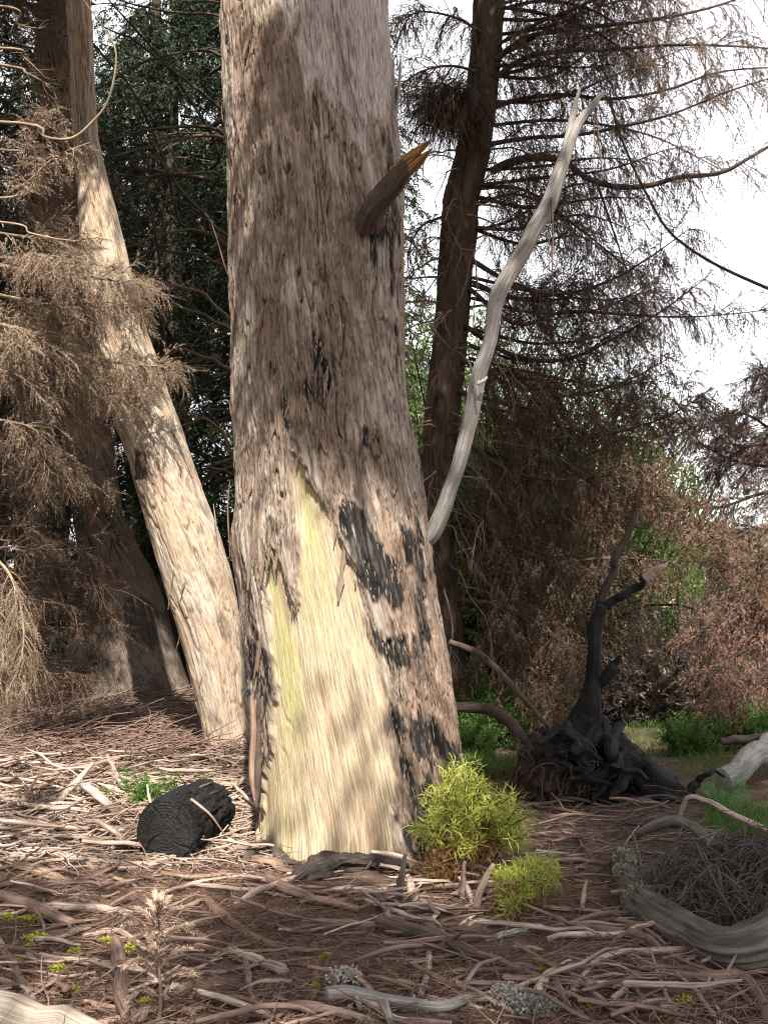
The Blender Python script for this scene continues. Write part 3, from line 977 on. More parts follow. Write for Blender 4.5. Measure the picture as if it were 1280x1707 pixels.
# ------------------------------------------------------------------ dead branches with feathery foliage
def foliage_branch(parent, P, r0, r1, rng, wood, fol, n2=20, L2=0.5, n3=5, sl=0.16, m=12, ll=0.03, lw=0.006, droop=0.5, droop2=0.15, name='branch', sides=7, flatten=0.4, up_bias=0.0, spray_droop=0.1, r2=0.005, lo=0.12):
    """a limb with twigs and shoots; the shoots are a sub-part"""
    mw, mf = MB(), MB()
    tube(mw, P, [r0, (r0 + r1) / 2, r1], sides, 0.12, rng.uniform(0, 50))
    dirs = unit(np.gradient(P, axis=0))
    q, dq, t = along(P[None], dirs[None], n2, rng, lo)
    sp = perp(dq, rng)
    sp[:, 2] *= flatten
    d2 = unit(dq * 0.55 + unit(sp) * 0.9 + np.array([0, 0, up_bias]))
    l2 = L2 * rng.uniform(0.4, 1.25, len(q)) * (1.1 - 0.5 * t)
    p2, e2 = twigs(mw, q, d2, l2, r2, 6, droop, 0.13, rng, 3)
    q3, d3, t3 = along(p2, e2, n3, rng, 0.12)
    d3 = unit(d3 * 0.7 + 0.75 * perp(d3, rng) - np.array([0, 0, droop2]))
    sprays(mf, q3, d3, sl * rng.uniform(0.6, 1.3, len(q3)), m, ll, lw, rng, 0.75, True, spray_droop)
    o = mw.build(name, wood, parent)
    f = mf.build('dead_foliage', fol, o, sm=False)
    f['kind'] = 'stuff'
    return o


def px_path(pts, Y0, Y1, n=24, wob=0.0, rng=None):
    p = np.array(pts, float)
    P = spline(at(p[:, 0], p[:, 1], np.linspace(Y0, Y1, len(p))), n)
    if wob:
        P = P + wob * np.stack([noise(np.linspace(0, 6, n) + 7 * k, P[0, 0] * 9 + k) for k in range(3)], -1)
    return P


rng = np.random.default_rng(11)
ld = thing('dead_conifer', 'dead conifer reaching in with beige feathery withered branches beside the leaning trunk', 'tree', (-4.3, 7.4, 0))
m = MB()
tube(m, np.array([(-4.3, 7.4, z) for z in np.linspace(-0.1, 8, 24)]), [0.2, 0.17, 0.13, 0.06], 14, 0.08, 3.0)
m.build('trunk', M['dark_bark'], ld)
# trunk-side start so that every branch really leaves the trunk
for pts, y1, r0, n2, L2, n3 in [
    ([(60, 455), (150, 462), (205, 470), (240, 480)], 8.45, 0.020, 46, 0.42, 9),
    ([(40, 500), (110, 510), (170, 512), (215, 515)], 8.4, 0.018, 40, 0.40, 9),
    ([(20, 545), (100, 575), (180, 602), (280, 612)], 8.4, 0.020, 54, 0.42, 10),
    ([(20, 575), (110, 610), (170, 640), (240, 655)], 8.45, 0.018, 44, 0.36, 9),
    ([(10, 620), (60, 650), (120, 690), (160, 720)], 8.5, 0.016, 34, 0.38, 8),
    ([(10, 390), (60, 395), (110, 405), (135, 400)], 7.9, 0.014, 26, 0.35, 7),
    ([(0, 330), (50, 300), (95, 260), (150, 238)], 7.3, 0.012, 20, 0.22, 4),
    ([(10, 430), (50, 425), (90, 432), (130, 445)], 7.2, 0.012, 26, 0.3, 7),
    ([(0, 700), (50, 720), (90, 760), (130, 790)], 8.2, 0.014, 26, 0.35, 7),
    ([(0, 540), (40, 552), (90, 560), (130, 560)], 8.4, 0.016, 36, 0.4, 8),
    ([(0, 250), (40, 240), (70, 215), (90, 190)], 7.6, 0.012, 22, 0.3, 6)]:
    P = np.vstack([[-4.25, 7.4, at(pts[0][0], pts[0][1], y1)[2] + 0.1], at(np.array([p[0] for p in pts], float), np.array([p[1] for p in pts], float), np.linspace(7.5, y1, len(pts)))])
    foliage_branch(ld, spline(P, 26), r0, 0.004, rng, M['twig_beige'], M['fol_beige'], int(n2 * 1.7), L2, int(n3 * 1.4), 0.13, 14, 0.026, 0.0062, 0.6, 0.3, flatten=0.5, spray_droop=0.25, lo=0.2)
# bare curling lit twigs
for pts, y0, y1, r0 in [([(30, 205), (75, 228), (118, 231), (150, 208), (182, 165), (194, 90), (172, 45), (140, 0)], 7.3, 7.3, 0.010), ([(0, 10), (30, 40), (68, 48)], 7.2, 7.4, 0.008),
                        ([(0, 80), (40, 96), (75, 128)], 7.2, 7.4, 0.010), ([(0, 370), (50, 388), (95, 398), (134, 402)], 7.3, 7.3, 0.008), ([(0, 108), (45, 122), (80, 140)], 7.6, 7.6, 0.012)]:
    P = np.vstack([[-4.25, 7.4, at(pts[0][0], pts[0][1], y0)[2] + 0.1], at(np.array([p[0] for p in pts], float), np.array([p[1] for p in pts], float), np.linspace(y0, y1, len(pts)))])
    m = MB()
    P = spline(P, 40)
    tube(m, P, [r0 * 1.3, r0, r0 * 0.8, r0 * 0.25], 6, 0.1, r0 * 300)
    q, dq, _ = along(P[None], unit(np.gradient(P, axis=0))[None], 12, rng, 0.5)
    twigs(m, q, unit(dq + 0.9 * perp(dq, rng)), rng.uniform(0.04, 0.16, len(q)), 0.0025, 4, 0.1, 0.2, rng, 3)
    m.build('bare_twig', M['twig_beige'], ld)
# the low drooping frond at the left edge and the twiggy skirts
for pts, y1 in [([(-60, 930), (-20, 925), (15, 955), (35, 1010), (40, 1070), (28, 1130)], 6.0), ([(-80, 940), (-50, 945), (-20, 990), (0, 1050), (6, 1110), (-2, 1160)], 5.9)]:
    P = np.vstack([[-4.25, 7.3, at(pts[0][0], pts[0][1], 6.3)[2] + 0.15], at(np.array([p[0] for p in pts], float), np.array([p[1] for p in pts], float), np.linspace(6.3, y1, len(pts)))])
    foliage_branch(ld, spline(P, 30), 0.014, 0.004, rng, M['twig_beige'], M['fol_beige'], 46, 0.26, 9, 0.13, 16, 0.02, 0.0045, 0.9, 0.7, spray_droop=0.5, lo=0.5)
for k in range(40):
    x0, y0 = rng.uniform(-60, 20), (rng.uniform(660, 1130) if k < 24 else rng.uniform(-20, 600))
    Yk = rng.uniform(7.6, 10.6) if k < 24 else rng.uniform(9.3, 10.8)
    x1, y1 = x0 + rng.uniform(80, 210), y0 + rng.uniform(-10, 90)
    P = px_path([(x0, y0), ((x0 + x1) / 2, (y0 + y1) / 2 - rng.uniform(0, 30)), (x1, y1)], Yk, Yk + rng.uniform(-0.3, 0.5), 16, 0.03)
    P = spline(np.vstack([[-4.25, 7.5, P[0][2] + 0.1], P[::3]]), 22)
    foliage_branch(ld, P, 0.012, 0.003, rng, M['twig_brown'], M['fol_brown'] if k % 4 else M['fol_beige'], 34, 0.55, 5, 0.15, 11, 0.028, 0.006, 0.45, 0.2, lo=0.3)

# ------------------------------------------------------------------ dark conifers of the forest behind
rng = np.random.default_rng(23)


def make_conifer(height, rng, crown_r, n1=70, z0=0.8):
    mt, mw, mf = MB(), MB(), MB()
    zz = np.linspace(-0.3, height, 20)
    tube(mt, np.stack([0.05 * np.sin(zz * 0.6), 0.05 * np.cos(zz * 0.5), zz], -1), [0.21, 0.17, 0.12, 0.03], 12, 0.07, 3.0)
    z = rng.uniform(z0, height * 0.98, n1)
    a = rng.uniform(0, 2 * math.pi, n1)
    P = np.stack([0.05 * np.cos(a), 0.05 * np.sin(a), z], -1)
    D = unit(np.stack([np.cos(a), np.sin(a), rng.uniform(0.05, 0.5, n1)], -1))
    L = crown_r * np.minimum(1.0, (height - z) / (0.6 * height) + 0.12) * rng.uniform(0.6, 1.15, n1)
    p1, d1 = twigs(mw, P, D, L, 0.022, 9, 0.55, 0.05, rng, 5, 0.2)
    q, dq, t = along(p1, d1, 13, rng, 0.2)
    sp = perp(dq, rng)
    sp[:, 2] *= 0.4
    p2, d2 = twigs(mw, q, unit(dq * 0.7 + unit(sp)), rng.uniform(0.35, 0.9, len(q)), 0.006, 5, 0.4, 0.1, rng, 3)
    q3, d3, t3 = along(p2, d2, 5, rng, 0.2)
    sprays(mf, q3, unit(d3 + 0.6 * perp(d3, rng)), rng.uniform(0.15, 0.30, len(q3)), 10, 0.075, 0.028, rng, 0.8, True, 0.2, quad=False, stemw=0.006)
    return mt.mesh('trunk', M['dark_bark']), mw.mesh('branches', M['twig_dark']), mf.mesh('foliage', M['fol_dkgreen'], False)


protos = [make_conifer(13, rng, 2.5, 92), make_conifer(11, rng, 2.2, 80), make_conifer(10, rng, 2.7, 84, 0.3)]
spots = [(-1.35, 13.6, 0), (-2.9, 14.4, 2), (-4.8, 12.7, 1), (-1.0, 15.2, 2), (-6.3, 14.5, 0), (-1.9, 16.9, 1), (-3.8, 17.2, 0), (-5.6, 18.0, 2), (-1.1, 19.4, 2), (-8.2, 16.5, 0), (-7.0, 11.0, 1),
         (-4.6, 21.5, 2), (-7.0, 20.5, 1), (-9.8, 20.0, 2), (-6.0, 25.0, 0), (-9.5, 13.0, 2), (-8.6, 8.2, 0), (-9.6, 4.5, 2)]  # the last ones stand unseen at the left, added to block sky light
for k, (x, y, c) in enumerate(spots):
    t = thing('dark_conifer', 'dark green conifer standing in the gloom of the wood behind the leaning trunk', 'tree', (x, y, float(H(x, y))), 'dark conifers in the wood behind')
    az = rng.uniform(0, 6.28)
    for me, nm in zip(protos[c], ('trunk', 'branches', 'foliage')):
        o = bpy.data.objects.new(nm, me)
        COL.objects.link(o)
        o.parent = t
        o.rotation_euler = (0, 0, az)
        o.scale = (1, 1, rng.uniform(0.95, 1.1) if False else 1)
        if nm == 'foliage':
            o['kind'] = 'stuff'
        if nm == 'branches':
            o['kind'] = 'stuff'

# bare arching limbs in front of that gloom belong to a slim dead tree of its own
ad = thing('bare_conifer', 'slim dead conifer with bare arching brown limbs behind the giant trunk', 'tree', (-1.95, 11.6, float(H(-1.95, 11.6))))
m = MB()
tube(m, np.array([(-1.95 - 0.10 * z ** 0.5 + 0.25, 11.6, z) for z in np.linspace(-0.1, 8.5, 26)]), [0.11, 0.09, 0.07, 0.03], 10, 0.08, 8.0)
m.build('trunk', M['dark_bark'], ad)
arcs = [[(172, 240), (230, 218), (300, 212), (375, 220)], [(172, 265), (240, 245), (300, 232), (376, 228)], [(175, 300), (215, 285), (235, 278)], [(190, 330), (250, 292), (330, 290), (370, 292)], [(185, 335), (240, 322), (300, 335), (350, 375), (385, 420)],
        [(200, 415), (270, 392), (310, 385), (380, 395)], [(205, 425), (260, 418), (320, 425), (380, 445)], [(225, 475), (270, 474), (330, 488), (385, 530)], [(235, 530), (285, 508), (330, 525), (385, 545)], [(265, 592), (310, 585), (350, 600), (388, 615)],
        [(290, 610), (330, 600), (370, 598)], [(305, 705), (345, 700), (370, 720), (390, 760)], [(335, 780), (360, 782), (390, 790)], [(340, 800), (370, 785), (392, 775)], [(330, 690), (360, 683), (392, 690)], [(160, 150), (250, 100), (330, 85), (380, 100)],
        [(165, 40), (230, 70), (300, 130), (380, 190)], [(180, 0), (240, 60), (310, 160), (370, 260)], [(150, 60), (220, 150), (270, 260), (300, 380)], [(200, 0), (290, 20), (380, 30)], [(200, 130), (260, 250), (330, 350), (390, 400)], [(230, 200), (250, 330), (270, 480), (275, 640)]]
for k, pts in enumerate(arcs):
    P = px_path(pts[::-1], 11.4, 11.0 + 0.5 * rng.uniform(), 22, 0.03)
    zt = P[0][2]
    P = spline(np.vstack([[-1.95 - 0.10 * max(zt, 0) ** 0.5 + 0.25, 11.6, zt - 0.05], P[::3], P[-1]]), 26)
    m = MB()
    tube(m, P, [0.022, 0.018, 0.013, 0.004], 6, 0.12, k)
    q, dq, _ = along(P[None], unit(np.gradient(P, axis=0))[None], 12, rng, 0.25)
    p2, d2 = twigs(m, q, unit(dq + 0.7 * perp(dq, rng)), rng.uniform(0.1, 0.5, len(q)), 0.004, 5, 0.2, 0.15, rng, 3)
    m.build('bare_limb', M['twig_brown'] if k in (1, 5, 7, 8, 9, 11) else M['twig_dark'], ad)

# ------------------------------------------------------------------ brown conifer right of the giant
rng = np.random.default_rng(31)
CY = 9.6
con_rows = [(-150, 800, 850), (0, 790, 842), (60, 787, 838), (150, 776, 830), (250, 760, 818), (330, 740, 800), (450, 730, 788), (560, 722, 780), (700, 707, 764), (800, 702, 756), (900, 704, 756), (1000, 712, 766), (1100, 716, 776), (1220, 714, 784)]
bc = thing('brown_conifer', 'half-dead conifer with a dark leaning trunk and hanging brown foliage beside the giant', 'tree', (at(750, 1220, CY)[0], CY, float(H(at(750, 1220, CY)[0], CY))))
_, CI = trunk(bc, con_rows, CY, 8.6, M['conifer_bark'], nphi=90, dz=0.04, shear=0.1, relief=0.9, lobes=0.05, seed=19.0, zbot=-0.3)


def from_trunk(pts, y1, n=34, y0=CY - 0.1):
    p = np.array(pts, float)
    return spline(at(p[:, 0], p[:, 1], np.linspace(y0, y1, len(p))), n)


big = [  # path, end depth, r0, twigs, twig length, shoots
    ([(820, 285), (850, 270), (900, 262), (942, 270), (980, 298), (1030, 312), (1080, 310), (1130, 296), (1200, 288), (1250, 262), (1330, 215)], 9.0, 0.040, 46, 0.50, 4, 0.022),
    ([(825, 100), (880, 62), (960, 48), (1080, 34), (1200, 8), (1320, -40)], 9.4, 0.030, 44, 0.55, 5, 0.01),
    ([(825, 130), (880, 95), (950, 85), (1030, 82), (1110, 75), (1200, 76), (1330, 84)], 9.0, 0.028, 56, 0.55, 5, 0.01),
    ([(820, 180), (870, 165), (940, 158), (1020, 165), (1110, 150), (1200, 120), (1320, 110)], 9.8, 0.026, 60, 0.55, 5, 0.01),
    ([(815, 240), (880, 230), (960, 225), (1040, 210), (1120, 190), (1220, 150), (1320, 120)], 9.2, 0.024, 56, 0.55, 5, 0.008),
    ([(800, 330), (870, 345), (930, 340), (1000, 330), (1060, 330)], 8.8, 0.022, 36, 0.5, 5, 0.006),
    ([(780, 430), (850, 470), (930, 490), (1010, 470), (1080, 430), (1150, 380)], 9.0, 0.024, 56, 0.5, 6, 0.006),
    ([(780, 480), (860, 540), (940, 520), (1040, 524), (1110, 528), (1190, 526), (1320, 512)], 9.2, 0.022, 44, 0.45, 5, 0.005),
    ([(770, 540), (850, 590), (940, 600), (1030, 560), (1100, 520), (1180, 460)], 9.4, 0.024, 60, 0.5, 6, 0.006),
    ([(770, 600), (850, 640), (940, 660), (1030, 640), (1110, 600)], 9.0, 0.024, 64, 0.55, 7, 0.006),
    ([(765, 650), (840, 700), (930, 730), (1030, 720), (1120, 690), (1180, 650)], 9.2, 0.024, 70, 0.55, 7, 0.006),
    ([(760, 720), (840, 780), (930, 800), (1020, 790), (1100, 760)], 8.9, 0.024, 70, 0.55, 7, 0.006),
    ([(755, 800), (840, 850), (930, 870), (1020, 850)], 9.1, 0.024, 60, 0.5, 7, 0.006),
    ([(760, 880), (830, 900), (900, 930), (970, 960)], 8.8, 0.022, 50, 0.5, 6, 0.006),
    ([(780, 960), (850, 955), (930, 940), (1020, 930), (1110, 935)], 8.6, 0.030, 44, 0.45, 5, 0.008),
    ([(770, 1000), (840, 1010), (900, 1040), (960, 1090)], 8.6, 0.022, 60, 0.5, 6, 0.006),
    ([(775, 1050), (840, 1080), (900, 1130), (940, 1180)], 8.4, 0.022, 60, 0.45, 6, 0.006),
    ([(740, 360), (700, 380), (680, 430), (690, 500)], 8.7, 0.014, 24, 0.4, 3, 0.004),
    ([(810, 60), (760, 30), (700, 20), (660, 40)], 9.2, 0.016, 40, 0.5, 4, 0.004),
    ([(800, 120), (750, 110), (700, 120), (660, 150)], 9.2, 0.016, 36, 0.5, 4, 0.004)]
for pts, y1, r0, n2, L2, n3, r1 in big:
    foliage_branch(bc, from_trunk(pts, y1), r0, r1 * 0.6, rng, M['twig_dark'], M['fol_brown'], int(n2 * 1.5), L2 * 1.15, n3 + 1, 0.16, 11, 0.036, 0.0105, 0.7, 0.4, sides=8, flatten=0.8, spray_droop=0.4, lo=0.08)
# second layer farther back so that the mass reads as deep
for k in range(18):
    y0 = rng.uniform(420, 1120)
    x0 = np.interp(y0, [420, 1000], [790, 760])
    L = rng.uniform(180, 330) * (1.15 - 0.25 * abs(y0 - 750) / 400)
    s = rng.uniform(-60, 60)
    foliage_branch(bc, from_trunk([(x0, y0), (x0 + L * 0.35, y0 + 25), (x0 + L * 0.7, y0 + 30 + s * 0.4), (x0 + L, y0 + s)], rng.uniform(9.6, 11.2), 24), 0.018, 0.004, rng, M['twig_dark'], M['fol_brown'], 52, 0.6, 7, 0.16, 11, 0.036, 0.0105, 0.5, 0.3, flatten=0.8, spray_droop=0.3, lo=0.1)
for k in range(22):
    y0 = rng.uniform(-60, 420)
    x0 = np.interp(y0, [0, 400], [815, 770])
    L = rng.uniform(200, 420)
    s = rng.uniform(-170, 110)
    foliage_branch(bc, from_trunk([(x0, y0), (x0 + L * 0.35, y0 + s * 0.2 + rng.normal() * 18), (x0 + L * 0.7, y0 + s * 0.6 + rng.normal() * 18), (x0 + L, y0 + s + 35)], rng.uniform(9.0, 11.4), 24), 0.020, 0.004, rng, M['twig_dark'], M['fol_brown'], 44, 0.6, 5, 0.17, 11, 0.038, 0.0105, 0.7, 0.4, flatten=0.8, spray_droop=0.4, lo=0.08)
# dark witch's broom on the trunk
mw, mf = MB(), MB()
c = at(752, 168, CY - 0.35)
n = 1000
d = unit(rng.normal(size=(n, 3)) * np.array([1, 0.7, 0.8]) + np.array([0, -0.2, -0.2]))
P = c + rng.normal(size=(n, 3)) * np.array([0.16, 0.1, 0.09])
p2, d2 = twigs(mw, P, d, rng.uniform(0.2, 0.5, n), 0.004, 6, 0.9, 0.12, rng, 3)
q, dq, _ = along(p2, d2, 4, rng, 0.2)
needles(mf, q, unit(dq + 0.5 * perp(dq, rng) - np.array([0, 0, 0.5])), rng.uniform(0.06, 0.16, len(q)), 0.006, rng)
br = mw.build('twig_broom', M['twig_dark'], bc)
mf.build('dead_foliage', M['fol_brown'], br, kind='stuff')
# pale bare hanging twigs around the trunk
for k in range(70):
    y0 = rng.uniform(190, 1000)
    z = at(760, y0, CY)[2]
    phi = math.radians(rng.uniform(180, 360))
    P0 = on_trunk(CI, z, phi)
    D = unit(np.array([math.cos(phi), -0.5, rng.uniform(-0.2, 0.4)]))
    m = MB()
    p_, d_ = twigs(m, P0[None], D[None], rng.uniform(0.5, 1.4), rng.uniform(0.006, 0.013), 9, rng.uniform(0.5, 1.3), 0.2, rng, 4)
    q, dq, _ = along(p_, d_, 9, rng, 0.15)
    twigs(m, q, unit(dq + 0.8 * perp(dq, rng)), rng.uniform(0.08, 0.35, len(q)), 0.0036, 4, 0.4, 0.2, rng, 3)
    m.build('bare_twig', M['twig_beige'] if k % 3 else M['twig_brown'], bc)
# long whip crossing the sky
m = MB()
P = px_path([(1015, 150), (1025, 200), (1048, 262), (1078, 325), (1110, 380), (1150, 415), (1210, 450), (1320, 498)], 9.3, 8.8, 40)
tube(m, P, [0.008, 0.011, 0.012, 0.014], 6, 0.05, 2)
m.build('trailing_branch', M['twig_dark'], bc)
m = MB()
P = px_path([(992, 300), (1010, 350), (1030, 410), (1050, 470)], 9.1, 9.0, 20)
tube(m, P, [0.012, 0.009, 0.004], 6, 0.05, 2)
m.build('trailing_branch', M['twig_dark'], bc)

# ------------------------------------------------------------------ reddish dead young conifer at the right
rd = thing('red_conifer', 'withered reddish-brown young conifer beyond the fern and pale log', 'tree', (at(1345, 1230, 9.4)[0], 9.4, float(H(at(1345, 1230, 9.4)[0], 9.4))))
rx0 = at(1345, 1230, 9.4)[0]
m = MB()
tube(m, np.array([(rx0 + 0.03 * math.sin(z), 9.4, z) for z in np.linspace(float(H(rx0, 9.4)) - 0.1, 3.9, 20)]), [0.09, 0.06, 0.02], 10, 0.08, 4)
m.build('trunk', M['dark_bark'], rd)
for pts, y1 in [([(1345, 850), (1280, 822), (1200, 845), (1120, 842), (1062, 822)], 9.2), ([(1345, 900), (1270, 880), (1200, 900), (1130, 850)], 9.0), ([(1345, 760), (1290, 720), (1240, 690), (1200, 700)], 9.3), ([(1345, 680), (1300, 640), (1270, 610)], 9.3),
                ([(1345, 950), (1290, 930), (1240, 945), (1190, 940)], 9.2), ([(1345, 1000), (1280, 1000), (1210, 1020), (1160, 1060)], 9.0), ([(1345, 1060), (1290, 1060), (1230, 1090), (1180, 1130)], 8.8), ([(1345, 800), (1290, 780), (1230, 770), (1170, 740), (1140, 700)], 9.5),
                ([(1345, 1120), (1290, 1130), (1240, 1160), (1200, 1190)], 8.8), ([(1345, 1180), (1290, 1215), (1240, 1240), (1190, 1240)], 8.9), ([(1345, 1030), (1290, 1035), (1240, 1020)], 9.8), ([(1345, 730), (1300, 740), (1250, 745), (1180, 780)], 9.7)]:
    foliage_branch(rd, from_trunk(pts, y1, 26, 9.4), 0.020, 0.004, rng, M['twig_dark'], M['fol_red'], 72, 0.5, 7, 0.16, 11, 0.036, 0.0105, 0.35, 0.25, flatten=0.8, spray_droop=0.3, lo=0.1)

# ------------------------------------------------------------------ burnt stump with its upright charred branch
rng = np.random.default_rng(41)
SY = 7.1
sx = at(985, 1335, SY)[0]
bs = thing('burnt_stump', 'charred black uprooted stump with an upright burnt branch', 'stump', (sx, SY, float(H(sx, SY))))
m = MB()
NU, NV = 200, 110
uu, vv = np.meshgrid(np.linspace(0, 2 * math.pi, NU, endpoint=False), np.linspace(-0.5 * math.pi, 0.5 * math.pi, NV))
dx, dy, dz_ = np.cos(vv) * np.cos(uu), np.cos(vv) * np.sin(uu), np.sin(vv)
rid = 1 - smooth(0.0, 0.30, np.abs(noise(dx * 3.2 + 3, dy * 3.2, dz_ * 2.0)))
rid2 = 1 - smooth(0.0, 0.25, np.abs(noise(dx * 7 + 13, dy * 7, dz_ * 5.0)))
rr = 1 + 0.5 * fbm(dx * 2.0, dy * 2.0, dz_ * 2.0 + 5, 3) - 0.40 * rid - 0.12 * rid2 + 0.10 * fbm(dx * 11, dy * 11, dz_ * 11, 3)
c0 = at(962, 1268, SY + 0.1)
V = np.stack([c0[0] + 0.34 * rr * dx, c0[1] + 0.34 * rr * dy, c0[2] - 0.06 + 0.30 * rr * dz_], -1)
i = np.arange(NV - 1)[:, None] * NU
j = np.arange(NU)[None]
m.add(V.reshape(-1, 3), np.stack([i + j, i + (j + 1) % NU, i + NU + (j + 1) % NU, i + NU + j], -1).reshape(-1, 4))
m.build('root_mass', M['char'], bs)
m = MB()
rr = 1 + 0.6 * fbm(dx * 2.6 + 8, dy * 2.6, dz_ * 2.6, 4)
V = np.stack([c0[0] - 0.27 + 0.19 * rr * dx, c0[1] - 0.20 + 0.22 * rr * dy, c0[2] - 0.08 + 0.24 * rr * dz_], -1)
m.add(V.reshape(-1, 3), np.stack([i + j, i + (j + 1) % NU, i + NU + (j + 1) % NU, i + NU + j], -1).reshape(-1, 4))
m.build('earth_clod', M['clod'], bs)
roots = [([(950, 1225), (1010, 1250), (1060, 1288), (1110, 1322), (1170, 1348)], (34, 38, 34, 28, 12), 7.1, 7.0), ([(1000, 1210), (1030, 1245), (1085, 1290), (1140, 1335)], (20, 18, 14, 6), 7.2, 7.25), ([(1150, 1322), (1172, 1300), (1200, 1290)], (7, 5, 2), 7.0, 7.0)]
for k in range(22):
    x0, y0 = rng.uniform(905, 1040), rng.uniform(1205, 1285)
    x1, y1 = x0 + rng.normal() * 55, y0 + rng.uniform(30, 85)
    y1 = min(y1, 1350)
    w0 = rng.uniform(5, 13)
    yb = rng.uniform(6.72, 6.92)
    roots.append(([(x0, y0), (x0 + (x1 - x0) * 0.2 + rng.normal() * 12, y0 * 0.65 + y1 * 0.35), (x0 * 0.3 + x1 * 0.7 + rng.normal() * 14, y0 * 0.3 + y1 * 0.7), (x1, y1)], (w0, w0 * 0.85, w0 * 0.6, 2), yb + 0.08, yb - rng.uniform(0.0, 0.2)))
for pts, ws, y0, y1 in roots:
    m = MB()
    tube(m, px_path(pts, y0, y1, 60, 0.03), [w / FPX * SY for w in ws], 22, 0.32, rng.uniform(0, 30), freq=9, long=5, crackle=0.12)
    m.build('root', M['char'], bs)
for pts, ws in [([(962, 1240), (975, 1195), (988, 1165), (985, 1130), (991, 1090), (996, 1050), (1003, 1012)], (30, 24, 17, 11, 10, 12, 9)), ([(984, 1168), (998, 1142), (1017, 1118), (1034, 1096)], (9, 9, 9, 3)), ([(1002, 1015), (1026, 998), (1052, 981), (1072, 966)], (9, 7, 7, 8))]:
    m = MB()
    tube(m, px_path(pts, SY, SY - 0.1, 70, 0.02), [w / FPX * SY for w in ws], 24, 0.12, rng.uniform(0, 30), freq=9, long=1.2)
    o = m.build('burnt_branch', M['char'], bs)
m = MB()
tube(m, px_path([(1066, 970), (1090, 953), (1114, 938)], SY - 0.1, SY - 0.14, 20, 0.01), [0.032, 0.030, 0.008], 14, 0.2, 2)
m.build('raw_tip', M['stick_pale'], bs)['label'] = 'pale unburnt tip of the charred branch'
m = MB()
tube(m, px_path([(1002, 1020), (1014, 975), (1032, 920), (1043, 870), (1060, 822)], SY, SY + 0.2, 40, 0.05), [0.034, 0.028, 0.026, 0.020, 0.010], 12, 0.16, 5)
m.build('upper_branch', M['twig_dark'], bs)
m = MB()
n = 700
P = c0 + rng.normal(size=(n, 3)) * np.array([0.18, 0.12, 0.12]) + np.array([-0.16, -0.2, 0.0])
twigs(m, P, unit(rng.normal(size=(n, 3)) + np.array([-0.3, -0.6, 0.1])), rng.uniform(0.1, 0.35, n), 0.0035, 6, 1.0, 0.25, rng, 3)
m.build('rootlets', M['twig_brown'], bs, kind='stuff')

# ------------------------------------------------------------------ greenery beyond
rng = np.random.default_rng(47)


def make_bush(rng, h, r, fol, n=260, leaf=0.07, wood='twig_dark', lw=0.03, dens=9):
    mw, mf = MB(), MB()
    a = rng.uniform(0, 2 * math.pi, n)
    P = np.stack([0.12 * r * np.cos(a), 0.12 * r * np.sin(a), np.full(n, -0.05)], -1)
    D = unit(np.stack([np.cos(a) * rng.uniform(0.1, 1.0, n) * r / h * 1.1, np.sin(a) * rng.uniform(0.1, 1.0, n) * r / h * 1.1, np.ones(n)], -1))
    p, d = twigs(mw, P, D, h * rng.uniform(0.5, 1.1, n), 0.008 * h, 6, 0.15, 0.12, rng, 3)
    q, dq, t = along(p, d, dens, rng, 0.25)
    q = q + rng.normal(size=q.shape) * 0.05 * h
    sprays(mf, q, unit(dq + 0.8 * perp(dq, rng)), 0.14 * h * rng.uniform(0.6, 1.2, len(q)), 8, leaf, lw, rng, 0.9, False, 0.05, quad=True)
    return mw.mesh('stems', M[wood]), mf.mesh('foliage', M[fol], False)


def place_bush(pr, x, y, s, name, label, cat, group=None, sz=1.0, z=None):
    t = thing(name, label, cat, (x, y, float(H(x, y)) if z is None else z), group)
    az = rng.uniform(0, 6.28)
    for me, nm in zip(pr, ('stems', 'foliage')):
        o = bpy.data.objects.new(nm, me)
        COL.objects.link(o)
        o.parent = t
        o.rotation_euler = (0, 0, az)
        o.scale = (s, s, s * sz)
        o['kind'] = 'stuff'
    return t


bush_green = make_bush(rng, 1.6, 1.1, 'fol_green', 150, 0.038, lw=0.016, dens=18)
bush_bright = make_bush(rng, 1.0, 0.8, 'fol_bright', 120, 0.07, lw=0.03)
bush_dry = make_bush(rng, 1.2, 1.1, 'fol_dry', 130, 0.05, wood='twig_grey', lw=0.016, dens=14)
for x, y, s in [(2.1, 12.8, 1.9), (2.7, 14.0, 2.1), (1.3, 13.2, 2.0), (0.55, 13.6, 2.3), (2.2, 15.4, 2.4), (0.9, 12.4, 1.5), (1.6, 14.8, 2.5), (0.2, 15.5, 2.6)]:
    place_bush(bush_green, x, y, s, 'green_bush', 'sunlit yellowish-green bush seen through the brown conifer branches', 'bush', 'green bushes behind the brown conifer', 1.25)
for px_, Y_, s in [(1068, 15.5, 1.5), (1150, 12.6, 1.3), (1110, 18.0, 1.7)]:
    x = at(px_, 1000, Y_)[0]
    place_bush(bush_green, x, Y_, s, 'green_bush', 'small green bush growing on the open dry slope', 'bush', 'green bushes on the open slope', 1.2)
for x, y, s in [(0.95, 8.9, 0.45), (1.25, 9.3, 0.5), (0.75, 9.5, 0.5), (1.5, 9.0, 0.4), (1.05, 9.9, 0.6), (0.7, 8.5, 0.35)]:
    place_bush(bush_bright, x, y, s, 'bright_shrub', 'low bright green shrub on the ground between giant trunk and burnt stump', 'shrub', 'bright shrubs behind the giant')
for x, y, s in [(2.75, 8.9, 0.4), (3.2, 8.7, 0.45), (2.45, 8.6, 0.35), (3.55, 8.4, 0.4)]:
    place_bush(bush_bright, x, y, s, 'bright_shrub', 'low bright green shrub behind the fern and the fallen burnt root', 'shrub', 'bright shrubs behind the fern')
